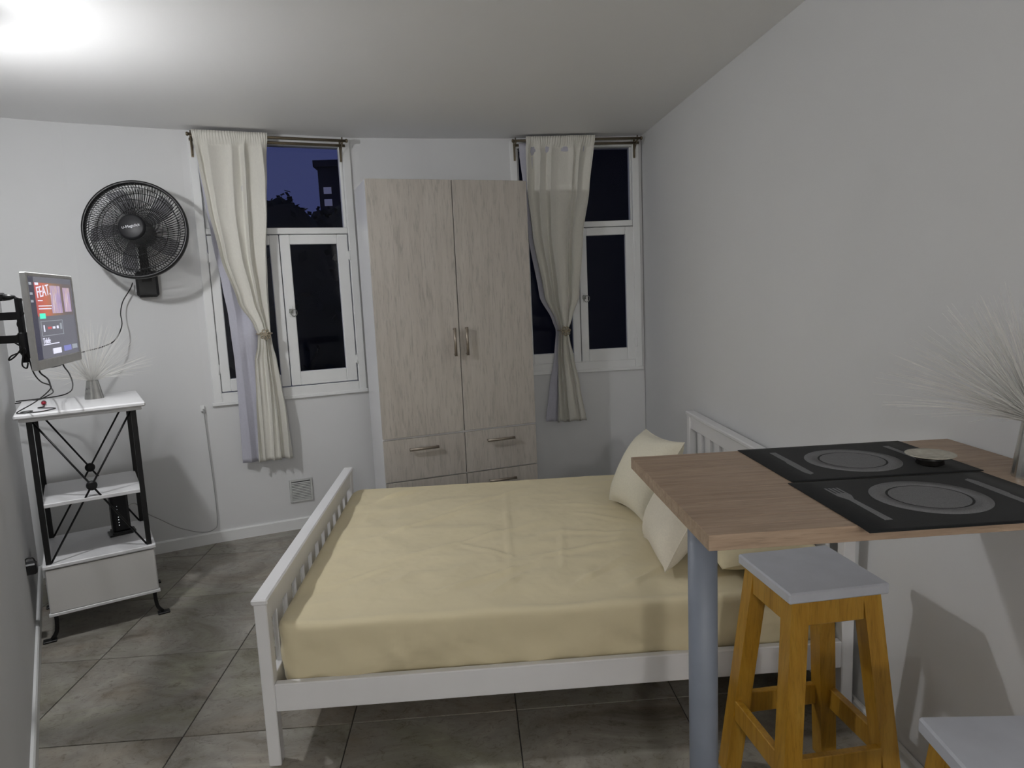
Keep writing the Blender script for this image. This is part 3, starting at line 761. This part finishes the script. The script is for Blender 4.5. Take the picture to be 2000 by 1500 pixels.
# router on the lower shelf
U = Vector((math.cos(sa), math.sin(sa), 0)); V = Vector((-U.y, U.x, 0)); O = Vector((-1.956, 3.107, 0))
p = O + U * 0.305 + V * 0.275
rt = thing('router', 'upright black router on the lower shelf of the stand', 'router', (p.x, p.y, ZD1 + 0.0005), sa + 0.10)
m = MB(); m.box((-0.040, -0.034, 0.012), (0.040, 0.045, 0.232), 0.012); m.build('body', 'dark_gloss', rt)
m = MB(); m.prism([(-0.058, -0.044), (0.044, -0.044), (0.062, -0.016), (0.062, 0.05), (-0.058, 0.05)], 0.0, 0.008); m.prism([(-0.046, -0.038), (0.042, -0.038), (0.050, -0.014), (0.046, 0.046), (-0.046, 0.046)], 0.008, 0.018)
m.build('stand', 'black_plastic', rt)
for k in range(4): MB().lathe([(0.0022, -0.0008), (0.0022, 0.0008)], 8, Matrix.Translation((-0.012, -0.0345, 0.052 + k * 0.014)) @ Matrix.Rotation(PI / 2, 4, 'X')).build('status_light', 'router_led', rt)
for k in range(2): MB().lathe([(0.0016, -0.0006), (0.0016, 0.0006)], 8, Matrix.Translation((-0.014, -0.0345, 0.134 + k * 0.016)) @ Matrix.Rotation(PI / 2, 4, 'X')).build('status_light', 'screen_line', rt)
# infrared receiver with its cable on top of the stand
ir = thing('infrared_receiver', 'little black receiver eye with a dark red front lying on the stand top', 'receiver', (-2.02, 3.335, ZT1 + 0.0006), 0.5)
m = MB(); m.lathe([(0.008, -0.012), (0.011, -0.008), (0.011, 0.008), (0.009, 0.012)], 14, Matrix.Translation((0, 0, 0.0112)) @ Matrix.Rotation(PI / 2, 4, 'X')); m.build('housing', 'black_plastic', ir)
MB().lathe([(0.010, 0.0), (0.0085, 0.006), (0.003, 0.009)], 14, Matrix.Translation((0, -0.012, 0.0112)) @ Matrix.Rotation(PI / 2, 4, 'X')).build('lens', 'red_bead', ir)
# power plug beside the stand
pp = thing('power_adapter', 'black plug-in adapter low on the left wall behind the stand', 'adapter', (-1.955, 3.075, 0.372), sa)
MB().box((-0.085, -0.02, -0.028), (-0.028, 0.035, 0.022), 0.006).build('body', 'black_plastic', pp)
m = MB(); m.tube(catmull([(-0.066, -0.01, 0.022), (-0.064, -0.01, 0.046), (-0.040, -0.01, 0.047), (-0.032, -0.01, 0.030)], 5), 0.003, 6); m.build('loop', 'cable_black', pp)

# ------------------------------------------------------------------ television on its arm
A = Vector((-1.478, 2.44, 0)); B = Vector((-1.582, 2.90, 0)); tu = (B - A).normalized(); tvw = (B - A).length
tvang = math.atan2(tu.y, tu.x)
tv = thing('television', 'small silver-framed television lit with a streaming menu on the left wall', 'television', (A.x, A.y, 1.298), tvang)
TH = 0.337
m = MB()            # frame: local x along the screen, -y towards the viewer
bz = 0.009; bb = 0.034
for lo, hi in (((0, 0, 0), (bz, 0.022, TH)), ((tvw - bz, 0, 0), (tvw, 0.022, TH)), ((bz, 0, 0), (tvw - bz, 0.022, bb)), ((bz, 0, TH - 0.014), (tvw - bz, 0.022, TH))): m.box(lo, hi, 0.003)
m.build('bezel', 'silver_plastic', tv)
MB().box((0.060, 0.0215, 0.050), (tvw - 0.060, 0.044, TH - 0.050), 0.008).build('back_cover', 'silver_plastic', tv)
scr = MB().box((bz, 0.005, bb), (tvw - bz, 0.012, TH - 0.014)).build('screen', 'screen_ground', tv)
sw_, sh_ = tvw - 2 * bz, TH - 0.014 - bb
def pic(name, x0, x1, y0, y1, mat, lift=0.0006):
    o = MB().box((0, 0, 0), ((x1 - x0) * sw_, 0.0006, (y1 - y0) * sh_)).build(name, mat, scr); o.location = (bz + x0 * sw_, 0.005 - lift, bb + y0 * sh_); return o
pic('side_menu', 0.0, 0.13, 0.0, 1.0, 'screen_dark')
pic('poster', 0.13, 0.97, 0.52, 0.93, 'screen_poster')
pic('poster_figure', 0.46, 0.70, 0.55, 0.90, 'screen_figure', 0.0010); pic('poster_figure', 0.76, 0.93, 0.56, 0.88, 'screen_figure', 0.0010)
pic('button', 0.17, 0.29, 0.49, 0.555, 'screen_teal', 0.0014)
for (x0, x1, y) in ((0.17, 0.27, 0.705), (0.17, 0.46, 0.640), (0.17, 0.44, 0.605), (0.17, 0.52, 0.165)): pic('text_line', x0, x1, y, y + 0.012, 'screen_white', 0.0014)
for (x0, x1, y0, y1) in ((0.17, 0.66, 0.275, 0.281), (0.17, 0.66, 0.455, 0.461), (0.17, 0.176, 0.275, 0.461), (0.654, 0.66, 0.275, 0.461)): pic('panel_outline', x0, x1, y0, y1, 'screen_line', 0.0014)
pic('app_icon', 0.22, 0.24, 0.33, 0.41, 'screen_white', 0.0014); pic('app_icon', 0.31, 0.39, 0.355, 0.385, 'screen_red', 0.0014); pic('app_icon', 0.42, 0.47, 0.355, 0.385, 'screen_white', 0.0014)
pic('app_icon', 0.51, 0.55, 0.355, 0.39, 'screen_white', 0.0014); pic('app_icon', 0.59, 0.63, 0.34, 0.42, 'screen_line', 0.0014)
pic('thumbnail', 0.36, 0.55, 0.04, 0.11, 'screen_white', 0.0014); pic('thumbnail', 0.62, 0.80, 0.05, 0.12, 'screen_blue', 0.0014); pic('thumbnail', 0.83, 0.96, 0.06, 0.12, 'screen_line', 0.0014)
pic('menu_logo', 0.15, 0.22, 0.90, 0.93, 'screen_white', 0.0014)
for k, y in enumerate((0.90, 0.78, 0.69)): pic('menu_icon', 0.03, 0.08, y, y + 0.03, 'screen_line', 0.0014)
TXT = Matrix.Rotation(PI / 2, 4, 'X')
text('poster_title', 'FEAT.', 0.056, 'screen_white', scr, Matrix.Translation((bz + 0.16 * sw_, 0.0036, bb + 0.80 * sh_)) @ Matrix.Rotation(-0.10, 4, 'Y') @ TXT)
text('heading', 'Telefe', 0.028, 'screen_white', scr, Matrix.Translation((bz + 0.17 * sw_, 0.0036, bb + 0.215 * sh_)) @ TXT)
# wall arm
mt = thing('television_mount', 'black metal twin-arm wall bracket holding the television', 'bracket')
wl = Vector((-1.690, 2.476, 0))
bx = A + tu * 0.07 + Vector((-tu.y, tu.x, 0)) * 0.058
MB().bar((bx.x, bx.y, 1.325), (bx.x, bx.y, 1.548), 0.020, 0.014, (1, 0, 0)).build('upright', 'black_metal', mt)
for z in (1.488, 1.408):
    MB().bar((bx.x, bx.y, z), (wl.x + 0.012, wl.y, z), 0.014, 0.027).build('arm', 'black_metal', mt)
m = MB(); m.lathe([(0.022, 1.355), (0.024, 1.36), (0.024, 1.395), (0.018, 1.40)], 16, Matrix.Translation((wl.x + 0.030, wl.y, 0))); m.build('pivot', 'black_metal', mt)
MB().lathe([(0.013, 1.352), (0.016, 1.36), (0.016, 1.425), (0.013, 1.43)], 14, Matrix.Translation((bx.x, bx.y, 0))).build('pivot', 'black_metal', mt)
o = MB().box((-0.05, -0.010, 1.33), (0.05, 0.0, 1.55), 0.003).build('wall_plate', 'black_metal', mt); o.location = (-1.6915, 2.482, 0); o.rotation_euler = (0, 0, math.atan2(ld.y, ld.x) + PI)
MB().bar((bx.x, bx.y, 1.345), (bx.x + 0.045, bx.y + 0.01, 1.348), 0.012, 0.012).build('lower_hook', 'black_metal', mt)
# socket strip above the arm, cables at the television
ss = thing('socket_strip', 'black multi-socket plug block at the left edge beside the television', 'socket', (-1.618, 2.50, 1.555), 0.10)
MB().box((-0.050, -0.016, -0.014), (0.020, 0.016, 0.014), 0.006).build('block', 'black_plastic', ss)
MB().lathe([(0.012, 0.0), (0.010, 0.016), (0.005, 0.034)], 12, Matrix.Translation((0.020, 0, -0.002)) @ Matrix.Rotation(PI / 2, 4, 'Y')).build('plug', 'black_plastic', ss)
def cable(name, pts, r, mat, label, n=6):
    return tag(MB().tube(catmull(pts, n), r, 6).build(name, mat), label, 'cable')
cable('power_cable', [(-1.562, 2.503, 1.552), (-1.540, 2.505, 1.542), (-1.522, 2.50, 1.515), (-1.528, 2.49, 1.500), (-1.540, 2.49, 1.490), (-1.553, 2.49, 1.476), (-1.560, 2.49, 1.455), (-1.545, 2.49, 1.432), (-1.572, 2.49, 1.418)], 0.0028, 'cable_black', 'thin black cable looping from socket block to the upper bracket arm')
cable('signal_cable', [(-1.573, 2.485, 1.395), (-1.553, 2.48, 1.378), (-1.575, 2.48, 1.350), (-1.598, 2.48, 1.336), (-1.590, 2.48, 1.350), (-1.560, 2.48, 1.362), (-1.540, 2.48, 1.375), (-1.552, 2.48, 1.340), (-1.556, 2.48, 1.316), (-1.543, 2.48, 1.306), (-1.536, 2.48, 1.325)], 0.0026, 'cable_black', 'looped black cable hanging below the lower bracket arm')
cable('receiver_cable', [(-1.536, 2.485, 1.36), (-1.548, 2.52, 1.29), (-1.575, 2.60, 1.245), (-1.66, 2.80, 1.20), (-1.86, 3.02, 1.120), (-1.985, 3.085, 1.068), (-1.965, 3.080, 1.064), (-1.945, 3.10, 1.0635), (-1.955, 3.14, 1.0635), (-1.985, 3.13, 1.0635), (-1.96, 3.075, 1.066), (-1.90, 3.10, 1.0635), (-1.885, 3.19, 1.0635), (-1.95, 3.215, 1.0635), (-1.985, 3.23, 1.0635), (-1.98, 3.265, 1.0635), (-2.005, 3.31, 1.066), (-2.014, 3.326, 1.070)], 0.0024, 'cable_black', 'thin black cable running down from the television and curling on the stand top')
cable('antenna_cable', [(-1.512, 2.495, 1.310), (-1.518, 2.51, 1.285), (-1.56, 2.62, 1.25), (-1.72, 2.90, 1.19), (-1.95, 3.30, 1.125), (-2.16, 3.62, 1.075), (-2.25, 3.66, 1.045), (-2.356, 3.655, 1.035)], 0.0030, 'cable_black', 'short black cable dropping below the near corner of the television')
cable('video_cable', [(-1.562, 2.72, 1.315), (-1.572, 2.75, 1.285), (-1.64, 2.90, 1.24), (-1.83, 3.25, 1.16), (-2.08, 3.66, 1.080), (-2.20, 3.74, 1.050), (-2.402, 3.735, 1.035)], 0.0030, 'cable_black', 'short black cable dropping below the middle of the television')

# ------------------------------------------------------------------ wall fan
ft_ = Vector((0.54, 0.24, 0)).normalized(); fn_ = Vector((ft_.y, -ft_.x, 0))       # along the wall, out of the wall
fo = Vector((-2.18, 4.065, 0)) + ft_ * 0.338
fan = thing('wall_fan', 'large black wall fan with a round wire grille above the stand', 'fan', (fo.x, fo.y, 1.55))
FW = Matrix(((ft_.x, -fn_.x, 0, 0), (ft_.y, -fn_.y, 0, 0), (0, 0, 1, 0), (0, 0, 0, 1)))
fan.matrix_world = Matrix.Translation((fo.x, fo.y, 1.55)) @ FW               # local: x along wall, -y into the room
m = MB(); m.box((-0.058, -0.055, 0.004), (0.058, 0.004, 0.155), 0.014); m.build('wall_bracket', 'black_plastic', fan)
m = MB(); m.bar((0.0, -0.045, 0.10), (-0.006, -0.135, 0.355), 0.052, 0.036, (0, 1, 0), 0.040, 0.034); m.build('support_arm', 'black_plastic', fan)
# head: its own frame, turned a little and tipped
HC = Vector((-0.024, -0.285, 0.366)); HM = Matrix.Translation(HC) @ Matrix.Rotation(math.radians(-15), 4, 'Z') @ Matrix.Rotation(math.radians(-7), 4, 'X') @ Matrix.Rotation(PI / 2, 4, 'X')   # local z = blowing direction (-y)
R0 = 0.262
def head(m, name, mat, parent=fan): 
    o = m.build(name, mat, parent); o.matrix_local = HM; return o
m = MB(); m.lathe([(0.03, -0.175), (0.062, -0.165), (0.072, -0.12), (0.072, -0.07), (0.055, -0.05)], 24); head(m, 'motor', 'black_plastic')
m = MB(); m.lathe([(R0 - 0.012, -0.022), (R0 + 0.002, -0.022), (R0 + 0.006, 0.0), (R0 + 0.002, 0.019), (R0 - 0.012, 0.019)], 72, closed=True); head(m, 'rim', 'black_plastic')
def cage(front):
    m = MB(); n = 104 if front else 92
    z = (lambda r: 0.012 + 0.058 * (1 - (r / R0) ** 2.4)) if front else (lambda r: -0.012 - 0.085 * (1 - (r / R0) ** 3.0))
    r_in = 0.066
    for k in range(n):
        a = 2 * PI * k / n; pts = []
        for s in range(7):
            r = r_in + (R0 - 0.004 - r_in) * s / 6; aa = a + (0.32 if front else -0.1) * (s / 6) ** 1.5
            pts.append((r * math.cos(aa), r * math.sin(aa), z(r)))
        m.tube(pts, 0.0020 if front else 0.0016, 3, cap=False)
    for rr in ((0.150, 0.222) if front else (0.14, 0.21)):
        m.tube([(rr * math.cos(2 * PI * k / 64), rr * math.sin(2 * PI * k / 64), z(rr) + 0.0015) for k in range(64)], 0.0018, 4, closed=True)
    return m
o = head(cage(True), 'front_grille', 'black_metal'); o = head(cage(False), 'rear_grille', 'black_metal')
cap = head(MB().lathe([(0.0665, 0.052), (0.070, 0.066), (0.066, 0.078), (0.056, 0.082), (0.0, 0.0835)], 40), 'hub_cap', 'dark_gloss')
head(MB().lathe([(0.034, -0.05), (0.034, 0.035), (0.028, 0.042)], 20), 'blade_hub', 'black_plastic')
for k in range(5):
    m = MB(); a = 2 * PI * k / 5 + 0.5
    def bl(u, v, a=a):
        r = 0.030 + 0.200 * u; half = 0.10 + 0.34 * math.sin(PI * min(1, u * 0.62 + 0.12)); th = a + 0.25 * u + (v - .5) * half * 1.6 * (1 - 0.35 * u)
        return (r * math.cos(th), r * math.sin(th), -0.006 + (v - .5) * 0.034)
    m.grid(bl, 8, 6); o2 = MB(); o2.v = list(m.v); o2.f = list(m.f); o2.sm = list(m.sm); of = len(o2.v)
    o2.v += [(x, y, z - 0.0016) for x, y, z in m.v]; o2.f += [tuple(of + i for i in reversed(f)) for f in m.f]; o2.sm += m.sm
    head(o2, 'blade', 'smoky_blade')
text('brand_lettering', 'Magiclick', 0.0195, 'white_print', cap, Matrix.Translation((-0.027, -0.002, 0.0836)) @ Matrix.Rotation(math.radians(9), 4, 'Z'), 0.0005)
text('brand_mark', 'U-', 0.017, 'white_print', cap, Matrix.Translation((-0.046, -0.006, 0.0834)) @ Matrix.Rotation(math.radians(9), 4, 'Z'), 0.0005)
cable('fan_cord', [(-1.925, 4.140, 1.640), (-1.930, 4.115, 1.605), (-1.965, 4.085, 1.535), (-1.968, 4.05, 1.470), (-1.955, 4.02, 1.400), (-1.965, 3.95, 1.325), (-1.99, 3.86, 1.295), (-2.02, 3.75, 1.282), (-2.03, 3.62, 1.270), (-1.96, 3.35, 1.268), (-1.80, 3.05, 1.262), (-1.66, 2.90, 1.285), (-1.585, 2.82, 1.33)], 0.0032, 'cable_black', 'black fan cord hanging down the wall and running behind the television')

# ------------------------------------------------------------------ curtains
def lerp_rows(rows, z):
    for (za, la, ra), (zb, lb, rb) in zip(rows[:-1], rows[1:]):
        if za >= z >= zb:
            t = (za - z) / (za - zb); t = t * t * (3 - 2 * t) * 0.5 + t * 0.5
            return la + (lb - la) * t, ra + (rb - ra) * t
    return rows[-1][1:] if z < rows[-1][0] else rows[0][1:]
def sheet(rows, off, pleats, amp, tie_z, seed, nu=110, nv=90, top_gather=True, hem=0.0):
    m = MB(); zt, zb = rows[0][0], rows[-1][0]; rnd = random.Random(seed); ph = [rnd.uniform(0, 6.28) for _ in range(6)]
    def fn(u, v):
        z = zt + (zb - zt) * v; L, R = lerp_rows(rows, z)
        w = R - L; near = math.exp(-((z - tie_z) / 0.10) ** 2)
        hd = min(1, (zt - z) / 0.12)
        uu = u + 0.035 * math.sin(2 * PI * (u * 1.5) + ph[0]) + 0.02 * math.sin(2 * PI * u * 3 + ph[1])
        p = math.sin(2 * PI * pleats * uu + ph[2] + 1.1 * noise.noise(Vector((u * 2, z * 1.3, seed))))
        p2 = math.sin(2 * PI * pleats * 1.7 * uu + ph[3] + 2.0 * noise.noise(Vector((u * 3, z * 1.1, seed + 7))))
        pp = 1.1 * (1 - 2 * abs(p) ** 0.85)
        A = amp * (0.30 + 0.70 * hd) * (1 - 0.35 * near)
        d = A * (0.75 * pp + 0.35 * p2)
        if zt - z < 0.055: d = 0.15 * d + 0.021 + 0.0035 * math.sin(2 * PI * 30 * u + 3 * math.sin(9 * u))
        d += near * 0.030 * (1 - (2 * u - 1) ** 2)
        d += 0.006 * noise.noise(Vector((u * 6, z * 5, seed * 1.3)))
        s = L + w * (u + 0.028 * math.cos(2 * PI * pleats * uu + ph[2]) * hd * (1 if 0.02 < u < 0.98 else 0))
        zz = z - (hem * (0.5 + 0.5 * p) + 0.0) * v ** 6
        return (s, -(off + d), zz)
    m.grid(fn, nu, nv); n = len(m.v); k = len(m.f)
    m.v += [(x, y + 0.0016, z) for x, y, z in m.v]; m.f += [tuple(n + i for i in reversed(f)) for f in m.f]; m.sm += m.sm[:k]
    W = nu + 1
    for i in range(nu): m.f += [(i + 1, i, n + i, n + i + 1), (nv * W + i, nv * W + i + 1, n + nv * W + i + 1, n + nv * W + i)]; m.sm += [False] * 2
    for j in range(nv): m.f += [(j * W, (j + 1) * W, n + (j + 1) * W, n + j * W), ((j + 1) * W + nu, j * W + nu, n + j * W + nu, n + (j + 1) * W + nu)]; m.sm += [False] * 2
    return m
def curtain(label, F, front, back, tie_z, seed, pleats):
    root = thing('curtain', label, 'curtain', group='cream curtains'); root.matrix_world = F
    sheet(front, 0.098, pleats, 0.023, tie_z, seed, hem=0.006).build('cream_panel', 'cream_linen', root)
    sheet(back, 0.062, pleats * 0.6, 0.010, tie_z, seed + 3, 70, 70).build('lining', 'lavender_lining', root, 'pale lavender-grey lining')
    return root
c1f = [(2.500, .066, .482), (2.284, .090, .466), (2.08, .113, .447), (1.78, .155, .420), (1.50, .229, .408), (1.36, .305, .404), (1.30, .326, .402), (1.23, .318, .408), (1.144, .294, .424), (.96, .286, .442), (.815, .276, .458), (.505, .262, .472)]
c1b = [(2.470, .075, .470), (2.284, .088, .450), (1.90, .118, .420), (1.60, .152, .400), (1.42, .170, .395), (1.30, .174, .385), (1.15, .180, .395), (.96, .180, .41), (.80, .176, .42), (.500, .170, .43)]
curtain('cream curtain tied back with its lavender lining showing, left of the wardrobe', F1, c1f, c1b, 1.30, 2.0, 2.1)
c2f = [(2.507, .100, .568), (2.17, .098, .524), (1.864, .122, .473), (1.447, .190, .432), (1.28, .262, .372), (1.21, .282, .346), (1.13, .274, .358), (1.05, .268, .376), (.80, .262, .42), (.570, .254, .457)]
c2b = [(2.470, .055, .50), (2.17, .080, .46), (1.86, .100, .44), (1.45, .160, .40), (1.28, .245, .350), (1.21, .268, .335), (1.05, .252, .35), (.80, .205, .38), (.570, .172, .40)]
curtain('cream curtain tied at its waist half behind the wardrobe, by the right wall', F2, c2f, c2b, 1.21, 6.0, 2.4)
def rod(label, F, sa_, sb_, z):
    t = thing('curtain_rod', label, 'curtain rod', group='bronze curtain rods'); t.matrix_world = F
    for y, zz, r in ((-0.098, z, 0.0085), (-0.060, z - 0.022, 0.0085)):
        MB().tube([(sa_, y, zz), (sb_, y, zz)], r, 12).build('rod', 'bronze_rod', t)
    for s, sg in ((sa_ + 0.012, -1), (sb_ - 0.022, 1)):
        m = MB(); m.bar((s, 0.0 - 0.017, z - 0.115), (s, -0.017, z + 0.012), 0.014, 0.006, (0, 1, 0)); m.bar((s, -0.016, z - 0.012), (s, -0.104, z - 0.012), 0.012, 0.006)
        m.tube(catmull([(s, -0.020, z - 0.105), (s, -0.035, z - 0.06), (s, -0.088, z - 0.016)], 5), 0.004, 6); m.tube([(s, -0.098, z - 0.012), (s, -0.098, z + 0.020)], 0.0045, 6)
        m.build('bracket', 'bronze_rod', t)
    for s, sg in ((sa_, -1), (sb_, 1)):
        MB().lathe([(0.0115, 0.0), (0.0115, 0.010), (0.007, 0.013)], 14, Matrix.Translation((s, -0.098, z)) @ Matrix.Rotation(sg * PI / 2, 4, 'Y')).build('finial', 'bronze_rod', t)
    return t
rod('double bronze curtain rod over the dusk-blue window', F1, 0.050, 0.950, 2.478)
rod('double bronze curtain rod over the window by the right wall', F2, 0.020, 0.885, 2.484)
def tieback(label, F, s, z, half):
    t = thing('curtain_tieback', label, 'tieback', group='flower curtain tiebacks'); t.matrix_world = F
    c = Vector((s, -0.172, z))
    for k in range(7):
        a = 2 * PI * k / 7 + 0.2
        m = MB(); pr = []
        for q in range(14):
            b = 2 * PI * q / 14; pr.append(c + Vector(((0.019 + 0.0125 * math.cos(b)) * math.cos(a) - 0.009 * math.sin(b) * math.sin(a), 0.004 * math.cos(b) - 0.003 * k % 2 * 0.004, (0.019 + 0.0125 * math.cos(b)) * math.sin(a) + 0.009 * math.sin(b) * math.cos(a))))
        m.tube(pr, 0.0042, 6, closed=True); m.build('petal', 'tie_beige', t)
    MB().lathe([(0.004, -0.008), (0.010, -0.004), (0.010, 0.004), (0.004, 0.008)], 14, Matrix.Translation(c) @ Matrix.Rotation(PI / 2, 4, 'X')).build('bead', 'tie_beige', t)
    m = MB(); m.tube([(s - 0.003 + (half + 0.004) * math.cos(2 * PI * k / 32), -0.108 + 0.058 * math.sin(2 * PI * k / 32), z + 0.004) for k in range(32)], 0.004, 6, closed=True); m.build('band', 'tie_beige', t)
    return t
tieback('beige flower clip gathering the curtain left of the wardrobe', F1, 0.366, 1.300, 0.042)
tieback('beige flower clip gathering the curtain by the right wall', F2, 0.316, 1.210, 0.038)

# ------------------------------------------------------------------ vent and wall cable
vt = thing('wall_vent', 'square grey slatted air vent low on the wall under the window', 'vent'); vt.matrix_world = F1
vs0, vs1, vz0, vz1 = 0.438, 0.584, 0.182, 0.334
m = MB(); fr = 0.014
for lo, hi in (((vs0, -0.012, vz0), (vs0 + fr, 0, vz1)), ((vs1 - fr, -0.012, vz0), (vs1, 0, vz1)), ((vs0 + fr, -0.012, vz0), (vs1 - fr, 0, vz0 + fr)), ((vs0 + fr, -0.012, vz1 - fr), (vs1 - fr, 0, vz1))): m.box(lo, hi, 0.002)
m.build('frame', 'vent_grey', vt)
MB().box((vs0 + fr, -0.003, vz0 + fr), (vs1 - fr, -0.001, vz1 - fr)).build('backing', 'vent_dark', vt)
first = None
for k in range(11):
    z = vz0 + fr + 0.006 + k * (vz1 - vz0 - 2 * fr - 0.006) / 11
    if first is None: first = MB().bar((vs0 + fr, -0.007, 0), (vs1 - fr, -0.007, 0), 0.0085, 0.0025, (0, -0.7, 0.7)).build('slat', 'vent_grey', vt); first.location = (0, 0, z)
    else: share(first, vt, 'slat', (0, 0, z))
hk = thing('cable_outlet', 'small white cable outlet with two clips left of the window sill', 'outlet', (-1.6625, 4.286, 0.862), math.atan2(0.115, 0.26))
MB().box((-0.014, -0.010, -0.018), (0.012, 0.0025, 0.022), 0.004).build('plate', 'trim_paint', hk)
MB().lathe([(0.005, 0.0), (0.005, 0.012)], 10, Matrix.Translation((0.004, -0.010, -0.004)) @ Matrix.Rotation(PI / 2, 4, 'X')).build('socket', 'cable_grey', hk)
MB().lathe([(0.0045, -0.03), (0.0045, -0.012)], 10, Matrix.Translation((0.008, -0.012, 0))).build('plug', 'cable_grey', hk)
cable('wall_cable', [(-1.653, 4.276, 0.850), (-1.652, 4.276, 0.80), (-1.649, 4.280, 0.62), (-1.642, 4.282, 0.35), (-1.642, 4.280, 0.15), (-1.660, 4.268, 0.098), (-1.725, 4.235, 0.092), (-1.83, 4.17, 0.15), (-1.90, 4.08, 0.24), (-1.92, 3.95, 0.33), (-1.90, 3.82, 0.42), (-1.845, 3.62, 0.46), (-1.815, 3.545, 0.44)], 0.0027, 'cable_grey', 'thin grey cable running down the wall from the outlet to the router')

# ------------------------------------------------------------------ outside, at dusk
gr = MB().box((-60, 6.5, -8.2), (60, 120, -8.0)).build('ground_outside', 'night_ground'); struct(gr, 'dark ground outside far below the windows', 'ground')
bld = thing('apartment_building', 'dim apartment block with two pale windows seen through the upper pane', 'building', (-7.95, 40, -8), 0.0)
MB().box((0, 0, 0), (11, 9, 16.75)).build('wall', 'night_facade', bld)
MB().box((-0.2, -0.2, 16.75), (11.2, 9.2, 17.1)).build('roof', 'night_facade', bld)
for r_ in range(6):
    for c_ in range(4):
        x = 0.26 + c_ * 2.6; z = 15.48 - r_ * 2.0 + (0.0 if r_ else 0)
        lit = c_ == 0 and r_ in (0, 1)
        z = 15.30 - r_ * 0.66 * 1.0 if c_ == 0 and r_ < 2 else 13.2 - r_ * 2.0
        wn = MB().box((x, -0.06, z), (x + 0.42, 0.02, z + 0.36)).build('window', 'lit_window' if lit else 'dark_facade', bld)
def tree(label, x, y, h, rad, seed):
    rnd = random.Random(seed); t = thing('tree', label, 'tree', (x, y, -8.0), 0, 'dark trees outside')
    MB().tube([(0, 0, 0), (0.1, 0, h * 0.4), (0.0, 0.1, h * 0.8)], 0.28, 7, r2=0.10).build('trunk', 'bark', t)
    m = MB()
    for k in range(3200):
        d = Vector((rnd.gauss(0, 1), rnd.gauss(0, 1), rnd.gauss(0, 1))).normalized(); q = rnd.random() ** 0.4
        lump = 0.92 + 0.38 * noise.noise(d * 2.3 + Vector((seed, 0, 0)))
        p = Vector((d.x * rad * q * lump, d.y * rad * q * lump, h - rad * 1.15 + d.z * rad * 1.15 * q * lump))
        a = Vector((rnd.gauss(0, 1), rnd.gauss(0, 1), rnd.gauss(0, 1))).normalized() * rnd.uniform(.06, .15); b = a.cross(Vector((rnd.gauss(0, 1), rnd.gauss(0, 1), 1))).normalized() * rnd.uniform(.05, .11)
        m.add([p - a, p + b, p + a, p - b], [(0, 1, 2, 3)])
    core = MB()
    def cf(u, v):
        th = u * 2 * PI; f = v * PI; d = Vector((math.sin(f) * math.cos(th), math.sin(f) * math.sin(th), math.cos(f))); l = 0.86 + 0.36 * noise.noise(d * 2.3 + Vector((seed, 0, 0)))
        return (d.x * rad * l, d.y * rad * l, h - rad * 1.15 + d.z * rad * 1.15 * l)
    core.grid(cf, 20, 12); core.build('crown', 'night_leaf', t)
    o = m.build('leaves', 'night_leaf', t); o['kind'] = 'stuff'
    return t
tree('dark tree rising left behind the dusk-blue pane', -5.45, 20, 12.45, 1.50, 1)
tree('dark tree right behind the dusk-blue pane before the building', -4.25, 24.5, 12.75, 1.9, 3)
tree('dark low tree filling the view behind the lower panes', -3.45, 13.2, 11.05, 2.75, 5)
tree('dark tree standing far left outside the dusk-blue window', -10.2, 19, 12.6, 2.6, 4)
nb = thing('neighbouring_house', 'unlit neighbouring house close outside the window by the right wall', 'building', (-0.30, 8.0, -8), 0.0)
MB().box((0, 0, 0), (9, 6, 15.5)).build('wall', 'dark_facade', nb)
MB().box((-0.1, -0.1, 15.5), (9.1, 6.1, 15.8)).build('roof', 'dark_facade', nb)
